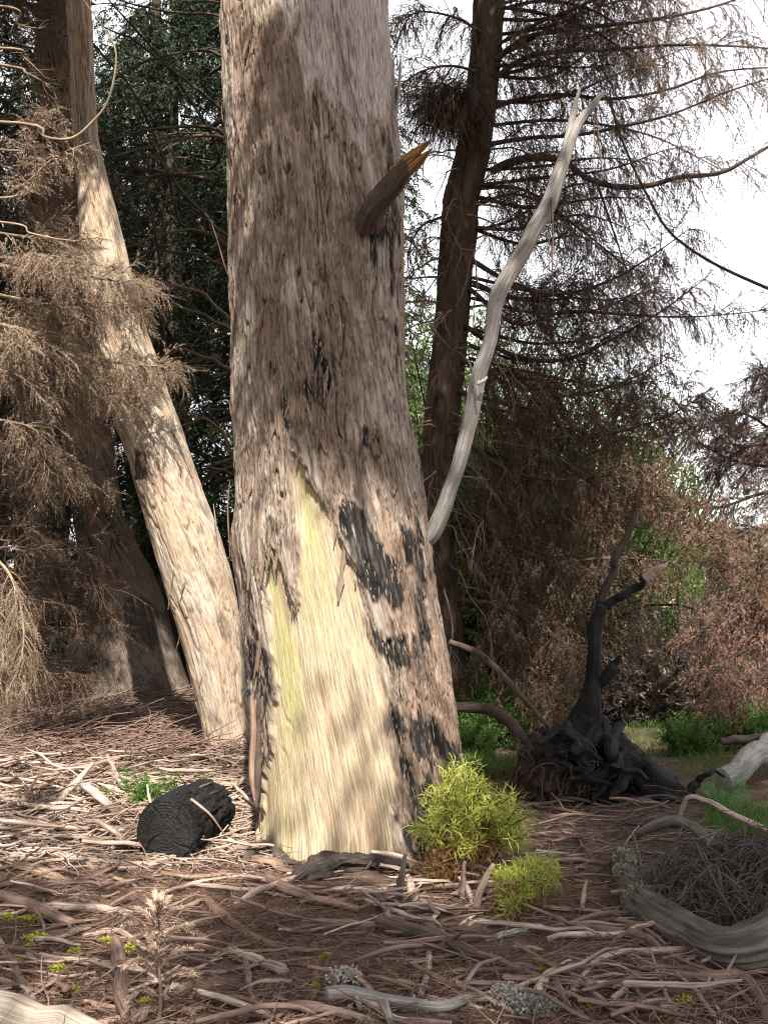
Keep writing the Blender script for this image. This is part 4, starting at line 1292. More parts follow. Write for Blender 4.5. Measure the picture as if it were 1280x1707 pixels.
for k in range(12):
    px_, Y_ = rng.uniform(985, 1300), rng.uniform(11.5, 17)
    place_bush(bush_dry, at(px_, 1000, Y_)[0], Y_, rng.uniform(1.0, 1.7), 'dry_bush', 'pale pinkish dry bush just beyond the burnt stump', 'bush', 'dry bushes beyond the burnt stump', 0.9)
k = 0
while k < 110:
    px_ = rng.uniform(880, 1420)
    Y_ = rng.uniform(14, 62)
    x = at(px_, 1000, Y_)[0]
    if x < 2.2:
        continue
    place_bush(bush_dry, x, Y_, rng.uniform(0.7, 1.3) * (1 + Y_ / 40), 'dry_bush', 'pinkish dry bush on the far open hillside', 'bush', 'dry bushes on the far hillside', rng.uniform(0.7, 1.0))
    k += 1
for k in range(26):
    px_ = rng.uniform(900, 1420)
    Y_ = rng.uniform(20, 66)
    x = at(px_, 1000, Y_)[0]
    if x < 2.5:
        continue
    place_bush(bush_green, x, Y_, rng.uniform(0.6, 1.1) * (1 + Y_ / 50), 'slope_bush', 'green bush scattered among dry bushes on the far hillside', 'bush', 'green bushes on the far hillside', 1.0)

# ------------------------------------------------------------------ unseen crowns shaped around sun patches: the giant's own and three added trees
rng = np.random.default_rng(53)
LIT = {'trunk': (5.5, [[(480, 750), (560, 870), (612, 1000), (665, 1190), (665, 1440), (425, 1440), (440, 1000)]]),
       'lean': (8.7, [[(110, 330), (215, 380), (300, 640), (425, 1000), (430, 1235), (325, 1235), (150, 620)]]),
       'fol': (7.5, [[(-40, 380), (220, 420), (300, 600), (280, 670), (-40, 700)], [(-40, 900), (60, 940), (60, 1150), (-40, 1170)]]),
       'slope': (13.0, [[(960, 840), (1280, 800), (1280, 1210), (940, 1210)]]),
       'young': (9.3, [[(1040, 950), (1290, 900), (1290, 1180), (1040, 1180)]]),
       'far': (17.0, [[(960, 840), (1280, 800), (1280, 1150), (940, 1150)]]),
       'snag': (5.8, [[(780, 560), (840, 430), (960, 200), (1010, 150), (930, 330), (840, 500), (800, 650)]])}
LIT_G = [([(-60, 1285), (430, 1265), (440, 1440), (300, 1432), (150, 1440), (-60, 1430)], 0.97), ([(190, 1490), (345, 1490), (345, 1720), (190, 1720)], 0.9), ([(560, 1640), (930, 1640), (930, 1730), (560, 1730)], 0.75),
         ([(650, 1270), (950, 1270), (950, 1540), (650, 1540)], 0.6), ([(-60, 1160), (340, 1160), (340, 1260), (-60, 1260)], 0.5), ([(-60, 1655), (200, 1670), (200, 1740), (-60, 1740)], 0.9), ([(350, 1560), (560, 1560), (560, 1720), (350, 1720)], 0.15), ([(950, 1560), (1280, 1560), (1280, 1720), (950, 1720)], 0.15)]


RING = [np.array([0.0, 0.0, 0.0])] + [np.array([r_ * math.cos(a_), r_ * math.sin(a_), 0.0]) for r_ in (0.22, 0.44, 0.64) for a_ in np.linspace(0, 2 * math.pi, 8, endpoint=False)]


def lit_prob(c):
    """chance that a leaf clump here would darken one of the sun patches"""
    best = 0.0
    for k_, o_ in enumerate(RING):
        q = c + o_
        for Yp, polys in LIT.values():
            t = (Yp - q[1]) / -SUN[1]
            if t <= 0:
                continue
            h = q - SUN * t
            if h[2] < 0:
                continue
            px_, py_ = proj(h)
            for po in polys:
                if inpoly(px_, py_, po):
                    best = max(best, 1.0)
        h = q - SUN * (q[2] / SUN[2])
        if h[1] > 1:
            px_, py_ = proj(h)
            for po, w in LIT_G:
                if (k_ < 9 or (w > 0.95 and k_ < 17)) and inpoly(px_, py_, po):
                    best = max(best, w)
        if best == 1.0:
            break
    return best


crowns = [('giant', giant, (0.0, 6.0)), ('a', None, (-6.0, -3.0)), ('b', None, (2.6, -4.2)), ('c', None, (-8.6, 0.6))]
clabels = {'a': 'unseen leafy tree added to shade the litter clearing', 'b': 'unseen leafy tree added opposite the giant to shade the foreground sticks', 'c': 'unseen leafy tree added beside the dead beige conifer to shade from overhead'}
lim_pts = {c[0]: [] for c in crowns}
for k in range(3000):
    c = np.array([rng.uniform(-9, 5.0), rng.uniform(-8.5, 9.5), rng.uniform(8.2, 10.6)])
    if fbm(c[0] * 0.45, c[1] * 0.45, 2.0, 2) < -0.32 or (c[1] > 7.2 and c[0] > -1.2):
        continue
    if rng.uniform() < lit_prob(c):
        continue
    nm = min(crowns, key=lambda q: (q[2][0] - c[0]) ** 2 + (q[2][1] - c[1]) ** 2)[0]
    lim_pts[nm].append(c)
# leaf clumps added along sun rays to shade the upper trunk and foreground
for poly, Yp, cnt, keep in [([(375, -80), (660, -80), (690, 700), (400, 720)], 5.5, 230, 0.9), ([(570, 1285), (610, 1285), (610, 1315), (570, 1315)], 5.47, 1, 2.0), ([(640, 860), (730, 900), (760, 1240), (680, 1240)], 5.6, 60, 0.9),
                            ([(330, 1450), (640, 1450), (640, 1640), (330, 1640)], None, 60, 0.5), ([(900, 1340), (1280, 1420), (1280, 1700), (640, 1560)], None, 130, 0.5), ([(880, 1000), (1100, 1000), (1150, 1340), (880, 1340)], 7.0, 110, 0.9), ([(800, -60), (1280, -60), (1280, 400), (800, 900)], 9.4, 260, 0.9), ([(-20, -60), (200, -60), (200, 300), (-20, 300)], 9.2, 150, 0.9), ([(-20, -60), (200, -60), (200, 380), (-20, 380)], 12.0, 110, 0.9), ([(30, 600), (160, 700), (160, 1000), (30, 1000)], 11.8, 60, 0.9)]:
    xs_, ys_ = [p[0] for p in poly], [p[1] for p in poly]
    k = 0
    while k < cnt:
        px_, py_ = rng.uniform(min(xs_), max(xs_)), rng.uniform(min(ys_), max(ys_))
        if not inpoly(px_, py_, poly):
            continue
        k += 1
        p = gp(np.float64(px_), np.float64(py_)) if Yp is None else at(px_, py_, Yp)
        c = p + SUN * (rng.uniform(8.2, 10.8) - p[2]) / SUN[2]
        if lit_prob(c) > keep:
            continue
        nm = min(crowns, key=lambda q: (q[2][0] - c[0]) ** 2 + (q[2][1] - c[1]) ** 2)[0]
        lim_pts[nm].append(c)
for nm, root, (x, y) in crowns:
    C = np.array(lim_pts[nm])
    if root is None:
        root = thing('shade_tree', clabels[nm], 'tree', (x, y, float(H(x, y))))  # unseen tree added to cast shade
        m = MB()
        zz = np.linspace(-0.1, 8.6, 26)
        tube(m, np.stack([x + 0.1 * np.sin(zz), y + 0.1 * np.cos(zz * 0.8), zz], -1), [0.34, 0.26, 0.22, 0.14], 16, 0.08, x)
        m.build('trunk', M['dark_bark'], root)
        top = np.array([x, y, 7.6])
    else:
        top = np.array([GI['C'][-1], GY, 8.6])
    mw, mf = MB(), MB()
    for q in C[::9]:
        mid = (top * 0.5 + q * 0.5) + np.array([0, 0, 0.35])
        if max(lit_prob(v) for v in (mid, (mid + q) / 2, (mid + top) / 2)) > 0.85:
            continue
        tube(mw, spline([top, mid, q], 9), [0.07, 0.04, 0.012], 5, 0.1, q[0])
    n = len(C)
    P = np.repeat(C, 60, 0) + rng.normal(size=(n * 60, 3)) * np.array([0.25, 0.25, 0.16])
    D = unit(rng.normal(size=P.shape) + np.array([0, 0, -0.6]))
    leaves(mf, P, D, rng.uniform(0.14, 0.24, len(P)), rng.uniform(0.05, 0.085, len(P)), rng, 0.08)
    cr = mw.build('crown', M['dark_bark'], root)
    mf.build('foliage', M['fol_canopy'], cr, sm=False, kind='stuff')

# ------------------------------------------------------------------ yellow-green shrubs at the giant's foot
rng = np.random.default_rng(61)


def whorl_shrub(name, label, px_, py_, tufts, dead, leaf=0.066):
    """tufts: (px, py, radius px, Y, leaves)"""
    b = gp(px_, py_)
    t = thing(name, label, 'shrub', b)
    ms, mf, md = MB(), MB(), MB()
    for (tx, ty, tr, ty_, nl) in tufts:
        for k in range(max(8, nl // 20)):
            a, r_ = rng.uniform(0, 6.28), tr * math.sqrt(rng.uniform())
            e = at(tx + r_ * math.cos(a), ty + r_ * math.sin(a) * 0.85, ty_ + rng.normal() * 0.09)
            s = b + rng.normal(size=3) * np.array([0.05, 0.05, 0.0])
            mid = s * 0.5 + e * 0.5 + np.array([0, 0, 0.05]) + rng.normal(size=3) * 0.02
            P = spline([s, mid, e], 10)
            tube(ms, P, [0.006, 0.004, 0.002], 5)
            dr = unit(np.gradient(P, axis=0))
            q, dq, tt = along(P[None], dr[None], 34, rng, 0.55)
            d = unit(dq * 0.35 + perp(dq, rng) * 0.9 + rng.normal(size=q.shape) * 0.15)
            leaves(mf, q + rng.normal(size=q.shape) * 0.008, d, leaf * rng.uniform(0.6, 1.3, len(q)), 0.0055, rng, 0.16)
            q, dq, tt = along(P[None], dr[None], 10, rng, 0.15, 0.62)
            leaves(md, q, unit(perp(dq, rng) * 0.8 - np.array([0, 0, 0.7])), leaf * rng.uniform(0.5, 0.9, len(q)), 0.005, rng, 0.1)
    for (tx, ty, tr, ty_, nl) in dead:
        c = at(tx, ty, ty_)
        n = nl
        P = c + rng.normal(size=(n, 3)) * np.array([tr, tr, tr]) / FPX * 5.2 * 0.5
        P[:, 2] = np.maximum(P[:, 2], 0.01)
        leaves(md, P, unit(rng.normal(size=(n, 3)) * 0.6 - np.array([0, 0, 0.5])), rng.uniform(0.03, 0.06, n), 0.005, rng, 0.1)
    ms.build('stems', M['twig_brown'], t)
    mf.build('leaves', M['fol_yellow'], t, sm=False, kind='stuff')
    md.build('dead_leaves', M['fol_orange'], t, sm=False, kind='stuff')
    return t


whorl_shrub('yellow_shrub', 'bushy yellow-green narrow-leaved shrub against the foot of the giant trunk', 775, 1438,
            [(765, 1325, 56, 5.25, 950), (738, 1340, 40, 5.22, 420), (795, 1340, 36, 5.25, 420), (775, 1278, 24, 5.3, 160), (852, 1345, 40, 5.3, 620), (855, 1385, 30, 5.2, 360), (702, 1385, 20, 5.15, 120), (780, 1390, 34, 5.15, 240)],
            [(745, 1440, 46, 5.2, 900), (800, 1410, 40, 5.25, 500), (728, 1465, 24, 5.15, 400)])
whorl_shrub('low_yellow_shrub', 'low sprawling yellow-green shrub with rusty leaves beside the broken bark chips', 862, 1520,
            [(855, 1465, 30, 4.9, 300), (905, 1450, 28, 4.95, 360), (870, 1480, 36, 4.85, 260), (845, 1515, 26, 4.75, 160), (890, 1470, 30, 4.9, 240)],
            [(850, 1500, 40, 4.8, 360), (880, 1510, 40, 4.8, 300)])

# ------------------------------------------------------------------ small plants
b = gp(255, 1340)
t = thing('green_herb', 'small fresh green herb among pale sticks behind the log', 'plant', b)
ms, mf = MB(), MB()
n = 46
P = b + rng.normal(size=(n, 3)) * np.array([0.11, 0.08, 0])
tw, td = twigs(ms, P, unit(np.stack([rng.normal(size=n) * 0.35, rng.normal(size=n) * 0.3, np.ones(n)], -1)), rng.uniform(0.10, 0.26, n), 0.003, 4, 0.1, 0.15, rng, 3)
q, dq, _ = along(tw, td, 22, rng, 0.2)
leaves(mf, q, unit(perp(dq, rng) + 0.3 * dq), rng.uniform(0.018, 0.035, len(q)), 0.012, rng, 0.08)
ms.build('stems', M['fol_bright'], t)
mf.build('leaves', M['fol_bright'], t, sm=False, kind='stuff')

b = gp(1210, 1368)
t = thing('fern', 'pale green fern with upright fronds beside the arched dead branch', 'fern', b)
for (tx, ty) in [(1168, 1312), (1185, 1300), (1212, 1322), (1238, 1298), (1250, 1325)]:
    e = at(tx, ty, b[1] + rng.normal() * 0.1)
    P = spline([b, b * 0.45 + e * 0.55 + np.array([0, 0, 0.06]), e], 16)
    m = MB()
    tube(m, P, [0.004, 0.0015], 4)
    dr = unit(np.gradient(P, axis=0))
    tt = np.linspace(0.2, 0.97, 17)
    idx = np.minimum((tt * 15).astype(int), 14)
    q = P[idx] * (1 - (tt * 15 - idx))[:, None] + P[idx + 1] * (tt * 15 - idx)[:, None]
    s = unit(np.cross(dr[idx], np.array([0, -1, 0.3])))
    for sg in (1, -1):
        leaves(m, q, unit(sg * s + 0.35 * dr[idx]), 0.05 * np.sin(np.pi * np.clip(tt * 0.85, 0, 1)) + 0.006, 0.010, rng, 0.03, up=np.cross(s, dr[idx]))
    m.build('frond', M['fern'], t, sm=False)

b = gp(265, 1712)
t = thing('dead_seedling', 'withered beige conifer seedling standing alone in the needle litter', 'seedling', b)
st = at(np.array([266, 268, 264, 266, 262.]), np.array([1712, 1650, 1600, 1550, 1500.]), np.array([b[1], b[1], b[1] + 0.03, b[1] + 0.05, b[1] + 0.06]))
ms, mf = MB(), MB()
S = spline(st, 30)
tube(ms, S, [0.007, 0.005, 0.002], 6, 0.1, 1)
for (x0, y0, x1, y1, up) in [(266, 1630, 205, 1612, 22), (266, 1620, 318, 1580, 14), (265, 1590, 222, 1565, 20), (266, 1575, 322, 1540, 10), (265, 1560, 338, 1560, 14), (265, 1550, 228, 1515, 8), (265, 1540, 305, 1512, 6), (266, 1660, 210, 1668, 16), (267, 1665, 310, 1650, 14), (264, 1530, 245, 1500, 4),
                             (264, 1525, 285, 1495, 4), (266, 1680, 225, 1700, 8), (266, 1600, 250, 1580, 10), (264, 1515, 258, 1485, 2), (264, 1515, 272, 1488, 2), (266, 1640, 330, 1625, 16), (265, 1570, 205, 1540, 14), (266, 1690, 320, 1690, 10)]:
    Yb = b[1] + 0.03
    P = spline(at(np.array([x0, (x0 + x1) / 2, x1], float), np.array([y0, (y0 + y1) / 2 - up, y1], float), np.array([Yb, Yb - 0.03 + rng.normal() * 0.06, Yb + rng.normal() * 0.12])), 16)
    tube(ms, P, [0.003, 0.0015], 4)
    dr = unit(np.gradient(P, axis=0))
    q, dq, tt = along(P[None], dr[None], 240, rng, 0.10)
    needles(mf, q, unit(dq * 0.8 + 0.7 * perp(dq, rng)), rng.uniform(0.012, 0.026, len(q)), 0.0055, rng)
ms.build('stem', M['twig_beige'], t)
mf.build('needles', M['fol_pale'], t, sm=False, kind='stuff')

# ------------------------------------------------------------------ logs and fallen branches placed one by one
rng = np.random.default_rng(71)


def fallen(name, label, cat, pts, ws, mat, lift=0.75, sides=10, rough=0.14, flat=1.0, group=None, n=26, twg=0, raise_=None, freq=7.0, long=4.0, sink=0.0, crackle=0.0):
    p = np.array(pts, float)
    G = gp(p[:, 0], p[:, 1])
    dist = np.linalg.norm(G - CAM, axis=1)
    w = np.interp(np.linspace(0, 1, len(p)), np.linspace(0, 1, len(ws)), ws) / FPX * dist
    G[:, 2] += w * lift * (flat if flat < 1 else 1) + (np.array(raise_) if raise_ is not None else 0) - sink
    m = MB()
    P = spline(G, n)
    P = P + 0.25 * w.mean() * np.stack([noise(np.linspace(0, 9, n) + 3 * k, G[0, 0] * 7 + k) for k in range(3)], -1)
    o0 = P.mean(0)
    o0 = np.array([o0[0], o0[1], float(H(o0[0], o0[1]))])
    root = thing(name, label, cat, o0, group) if twg else None
    tube(m, P - (0 if twg else o0), w, sides, rough, rng.uniform(0, 60), flat, freq=freq, long=long, crackle=crackle)
    if not twg:
        o = m.build(name, M[mat])
        o.location = o0
        return tag(o, label, cat, group)
    m.build('stem', M[mat], root)
    dr = unit(np.gradient(P, axis=0))
    for k in range(twg):
        mm = MB()
        q, dq, _ = along(P[None], dr[None], 1, rng, 0.2)
        d = unit(dq + 0.8 * perp(dq, rng) + np.array([0, 0, 0.4]))
        twigs(mm, q, d, rng.uniform(0.08, 0.25), w.mean() * 0.35, 5, 0.2, 0.15, rng, 5)
        mm.build('side_twig', M[mat], root)
    return root


# charred log round: bark ring, cut face with a crack, body
lb = gp(290, 1438)
log = thing('charred_log', 'short charred log with a round black cut end among pale sticks', 'log', lb)
e0, e1 = at(278, 1388, lb[1] + 0.02), at(345, 1372, lb[1] + 0.52)
R0 = 53 / FPX * lb[1]
e0[2] = lb[2] + R0 * 0.93
e1[2] = lb[2] + R0 * 0.95
ax = unit(e1 - e0)
m = MB()
tube(m, np.linspace(e0, e1, 90), [R0 * 1.03, R0 * 1.04, R0], 130, 0.045, 3.3, freq=17, long=7, crackle=0.06, cap=0.0)
m.build('body', M['char'], log)
m = MB()
A1 = unit(np.cross(ax, [0, 0, 1.0]))
B1 = np.cross(ax, A1)
NA = 160
ringr = np.linspace(0, 1, 22)
an = np.linspace(0, 2 * math.pi, NA, endpoint=False)
RR, AA = np.meshgrid(ringr, an, indexing='ij')
crk = 0
for a_, w_, r_in in [(0.7, 0.025, 0.05), (2.55, 0.035, 0.0), (4.3, 0.022, 0.35), (5.4, 0.02, 0.5)]:
    crk = crk + np.exp(-(((AA - a_ - 0.15 * np.sin(RR * 5) + math.pi) % (2 * math.pi) - math.pi) / (w_ * (0.5 + RR))) ** 2) * (RR > r_in)
qx, qy = np.cos(AA) * RR, np.sin(AA) * RR
off = -0.010 - 0.0012 * np.sin(RR * 60 + 2 * noise(qx * 2, qy * 2, 4.0)) + 0.010 * np.minimum(crk, 1) + 0.004 * fbm(qx * 7, qy * 7, 1.0, 4)
off[-1] = 0.012
RR = RR * (0.975 + 0.03 * noise(np.cos(AA) * 4, np.sin(AA) * 4, 9.0) * (RR > 0.9))
V = e0 + ax * off[..., None] + (R0 * RR)[..., None] * (np.cos(AA)[..., None] * A1 + np.sin(AA)[..., None] * B1)
i = np.arange(21)[:, None] * NA
j = np.arange(NA)[None]
m.add(V.reshape(-1, 3), np.stack([i + j, i + NA + j, i + NA + (j + 1) % NA, i + (j + 1) % NA], -1).reshape(-1, 4), np.stack([qx, qy, np.zeros_like(qx)], -1) * 0.12)
m.build('cut_face', M['char'], log, sm=False)
for k in range(14):
    mm = MB()
    a_ = math.pi * (0.1 + 0.8 * rng.uniform()) + math.pi
    s0 = rng.uniform(0.02, 0.3)
    pp = [e0 + ax * q + (R0 * 1.03) * (math.cos(a_ + 0.25 * (q - s0)) * A1 + math.sin(a_ + 0.25 * (q - s0)) * B1) for q in np.linspace(s0, s0 + rng.uniform(0.06, 0.2), 10)]
    tube(mm, np.array(pp), [0.006, 0.012, 0.012, 0.005], 7, 0.4, k, 0.5, freq=9, long=20)
    mm.build('bark_ridge', M['stick_dark'] if k % 3 == 0 else M['char'], log)

fallen('charred_slab', 'thick charred bark slab lying across the foot of the giant trunk', 'bark slab', [(478, 1482), (515, 1466), (560, 1452), (620, 1446), (680, 1450)], (8, 22, 26, 22, 6), 'char_brown', 0.7, 40, 0.34, 0.6, n=120, freq=10, long=7, crackle=0.12)
fallen('curled_bark', 'curled dark bark rind leaning against the scar at the trunk foot', 'bark', [(442, 1385), (452, 1412), (470, 1432), (500, 1444)], (5, 10, 11, 5), 'stick_dark', 0.8, 10, 0.15, 0.5, raise_=[0.06, 0.03, 0.0, 0.0])
fallen('bark_chunk', 'reddish bark chunk beside the curled rind at the trunk foot', 'bark', [(425, 1438), (455, 1446), (490, 1458)], (11, 13, 6), 'bark_strip', 0.8, 10, 0.25, 0.5)
fallen('bark_chunk', 'dark bark chunk between the charred log and the scar', 'bark', [(400, 1448), (425, 1425), (445, 1412)], (7, 10, 6), 'stick_dark', 0.9, 10, 0.25, 0.6, raise_=[0, 0.02, 0.03])
S_ = [
    ('fallen_stick', 'long thin pale stick running in front of the charred log', 'stick', [(22, 1431), (75, 1428), (150, 1440), (225, 1446), (300, 1444)], (8, 7, 6, 4), 'stick_pale'),
    ('bark_strip', 'broad smooth reddish bark strip below the long thin pale stick', 'bark strip', [(28, 1447), (70, 1460), (110, 1474), (146, 1486)], (11, 13, 9, 4), 'bark_strip'),
    ('fallen_branch', 'knotted grey-brown branch lying left of the dead seedling', 'branch', [(-20, 1500), (50, 1520), (122, 1546)], (12, 11, 7), 'stick_brown'),
    ('fallen_stick', 'smooth grey stick behind the top of the dead seedling', 'stick', [(75, 1516), (165, 1521), (222, 1528)], (6, 7, 6), 'stick_pale'),
    ('fallen_stick', 'short pale splinter above the upright grey stick', 'stick', [(140, 1565), (175, 1558), (212, 1560)], (4, 6, 4), 'stick_pale'),
    ('fallen_branch', 'thick grey crooked stick pointing at the viewer beside the dead seedling', 'branch', [(194, 1578), (203, 1625), (201, 1665), (217, 1705)], (10, 11, 11, 13), 'stick_brown'),
    ('bark_strip', 'pale bark strip touching the seedling top', 'bark strip', [(285, 1522), (318, 1513), (337, 1499)], (7, 8, 4), 'bark_strip'),
    ('bark_strip', 'twisted pinkish bark ribbon right of the dead seedling', 'bark strip', [(340, 1494), (368, 1528), (395, 1545), (430, 1568), (458, 1579)], (6, 11, 10, 10, 5), 'bark_strip'),
    ('fallen_stick', 'stout pinkish stick with a broken end beyond the twisted bark ribbon', 'stick', [(383, 1590), (425, 1606), (472, 1624)], (7, 8, 9), 'stick_pale'),
    ('fallen_stick', 'slim brown stick pointing away below the stout pinkish stick', 'stick', [(410, 1600), (415, 1648), (423, 1690)], (5, 6, 6), 'stick_brown'),
    ('fallen_branch', 'curved brown branch below the charred slab', 'branch', [(438, 1464), (480, 1491), (525, 1506), (600, 1521)], (7, 10, 9, 5), 'stick_brown'),
    ('fallen_stick', 'thin grey stick lying along the charred slab', 'stick', [(528, 1492), (575, 1485), (645, 1484)], (4, 5, 4), 'stick_pale'),
    ('fallen_stick', 'long straight brown stick below the curved brown branch', 'stick', [(503, 1541), (575, 1543), (645, 1547)], (5, 6, 5), 'stick_brown'),
    ('fallen_stick', 'bent twig beyond the stout pinkish stick', 'stick', [(498, 1592), (550, 1586), (582, 1570)], (4, 4, 3), 'stick_brown'),
    ('fallen_stick', 'slanting brown stick beside the bleached corner log', 'stick', [(-6, 1562), (25, 1620), (56, 1678)], (5, 6, 7), 'stick_brown'),
    ('fallen_branch', 'thick dark brown branch below the broken bark chips', 'branch', [(636, 1546), (715, 1570), (765, 1590), (828, 1608)], (13, 14, 11, 6), 'stick_dark'),
    ('fallen_stick', 'slim lighter stick resting on the thick dark brown branch', 'stick', [(703, 1541), (750, 1571), (818, 1604)], (6, 7, 4), 'stick_brown'),
    ('fallen_stick', 'short stick pointing at the viewer below the thick dark brown branch', 'stick', [(715, 1580), (714, 1618), (702, 1662)], (4, 5, 5), 'stick_pale'),
    ('bark_strip', 'whitish peeled bark piece below the low sprawling shrub', 'bark strip', [(806, 1568), (855, 1558), (900, 1543)], (7, 9, 5), 'silver'),
    ('fallen_branch', 'smooth grey-brown branch ending at the mossy grey log', 'branch', [(963, 1552), (1020, 1561), (1070, 1567), (1102, 1588)], (8, 9, 9, 5), 'stick_brown'),
    ('fallen_branch', 'long thin branch curving out from under the mossy grey log', 'branch', [(1300, 1572), (1240, 1571), (1190, 1573), (1140, 1588), (1090, 1590), (1040, 1592), (1000, 1606), (975, 1626), (948, 1664)], (6, 7, 7, 7, 6, 6, 5, 4), 'stick_pale'),
    ('fallen_branch', 'bent brown branch below the long thin curving branch', 'branch', [(1050, 1600), (1100, 1622), (1140, 1635), (1190, 1642), (1235, 1638), (1260, 1665), (1285, 1712)], (6, 8, 9, 10, 10, 9, 9), 'stick_brown'),
    ('fallen_stick', 'crossed dark stick right of the lichen clump', 'stick', [(912, 1606), (930, 1650), (942, 1680), (972, 1708)], (5, 7, 7, 7), 'stick_brown'),
    ('fallen_stick', 'forked pale stick right above the lichen clump', 'stick', [(894, 1678), (906, 1640), (952, 1606)], (9, 8, 5), 'stick_pale'),
    ('fallen_stick', 'thin grey stick trailing away from the crossed dark stick', 'stick', [(968, 1638), (1000, 1670), (1042, 1708)], (4, 5, 5), 'stick_brown'),
    ('fallen_stick', 'short pale stick at the end of the thin grey trailing stick', 'stick', [(1020, 1668), (1040, 1655), (1044, 1640)], (4, 6, 5), 'stick_pale'),
    ('fallen_stick', 'pale stick lying beside the grey twig bush', 'stick', [(840, 1470), (900, 1445), (960, 1438), (1015, 1445)], (3, 5, 5, 4), 'stick_brown')]
for nm, lb_, ct, pts, ws, mt in S_:
    fallen(nm, lb_, ct, pts, ws, mt, 0.8 if mt != 'bark_strip' else 0.9, 10, 0.14, 0.45 if nm == 'bark_strip' else 0.9, twg=2 if ct == 'branch' else 0)
# sticks standing at a slant in the sunlit pile
for lb_, pts, ra, w in [('pale broken stick jutting up behind the green herb', [(215, 1330), (196, 1330), (178, 1330)], [0.0, 0.13, 0.27], 6), ('pale flat splinter leaning between the herb and the log', [(140, 1345), (172, 1355), (206, 1372)], [0.12, 0.07, 0.0], 8),
                        ('short pale stick poking up at the back of the sunlit pile', [(40, 1335), (52, 1335), (65, 1335)], [0.0, 0.08, 0.17], 4), ('thick pale stick propped on the sunlit pile', [(90, 1350), (120, 1345), (155, 1340)], [0.0, 0.12, 0.26], 8),
                        ('thin twig arched over the charred log', [(235, 1412), (262, 1420), (300, 1425), (345, 1425), (385, 1412)], [0.12, 0.24, 0.31, 0.22, 0.02], 4), ('flat bark rind arched over the back of the charred log', [(300, 1390), (325, 1388), (352, 1390), (378, 1395)], [0.17, 0.2, 0.13, 0.0], 7),
                        ('upright broken splinter in the pile of bark chips', [(770, 1500), (772, 1500), (774, 1500)], [0.0, 0.08, 0.17], 7), ('slanting splinter in the pile of bark chips', [(790, 1520), (805, 1505), (822, 1500)], [0.0, 0.08, 0.16], 7),
                        ('dark forked stub standing in the bark chips beside the charred slab', [(662, 1515), (668, 1508), (676, 1505)], [0.0, 0.1, 0.22], 7), ('pale splinter leaning from the charred slab', [(690, 1505), (685, 1500), (680, 1500)], [0.0, 0.05, 0.11], 8),
                        ('bare twig standing up beyond the low sprawling shrub', [(970, 1515), (973, 1512), (978, 1512)], [0.0, 0.05, 0.12], 4)]:
    fallen('broken_stick', lb_, 'stick', pts, (w, w, w * 0.5), 'stick_pale' if 'dark' not in lb_ else 'stick_dark', 0.6, 8, 0.15, 0.6, raise_=ra)

fallen('bleached_log', 'bleached pale log end lying beside the slanting brown stick', 'log', [(-140, 1700), (-40, 1706), (60, 1722), (210, 1752)], (26, 28, 26, 16), 'bleached', 0.7, 28, 0.04, n=14)
fallen('pale_log', 'pale sunlit fallen log behind the fern', 'log', [(1205, 1322), (1240, 1312), (1290, 1300), (1360, 1290)], (16, 18, 19, 18), 'silver', 0.8, 16, 0.1, raise_=[0.02, 0.10, 0.18, 0.2])
fallen('arched_branch', 'arched dead grey branch between the burnt stump and the twig bush', 'branch', [(1052, 1402), (1105, 1402), (1138, 1405), (1172, 1420), (1208, 1438)], (6, 8, 9, 9, 6), 'grey_log', 0.8, 10, 0.15, raise_=[0, 0.08, 0.08, 0.05, 0.0])
fallen('crooked_branch', 'thin crooked dead branch in front of the fern', 'branch', [(1132, 1392), (1148, 1398), (1178, 1400), (1212, 1405), (1300, 1410)], (3, 4, 4, 5, 5), 'stick_pale', 0.8, 8, 0.1, raise_=[0.1, 0.22, 0.21, 0.16, 0.03])
fallen('side_branch', 'dark dead branch stretching from the pale log toward the slope', 'branch', [(1200, 1300), (1240, 1298), (1320, 1290)], (5, 6, 6), 'stick_dark', 0.8, 8, 0.1, raise_=[0.25, 0.26, 0.28])
fallen('low_limb', 'dark fallen limb arching from the giant trunk to the burnt stump', 'branch', [(755, 1318), (815, 1318), (865, 1325), (905, 1335)], (8, 10, 9, 7), 'twig_dark', 0.8, 12, 0.15, raise_=[0.55, 0.52, 0.38, 0.15])
fallen('low_limb', 'brown dead limb sloping behind the arching dark limb', 'branch', [(750, 1290), (800, 1290), (860, 1298), (920, 1305)], (5, 6, 5, 3), 'twig_dark', 0.8, 10, 0.15, twg=9, raise_=[0.95, 0.85, 0.62, 0.35])

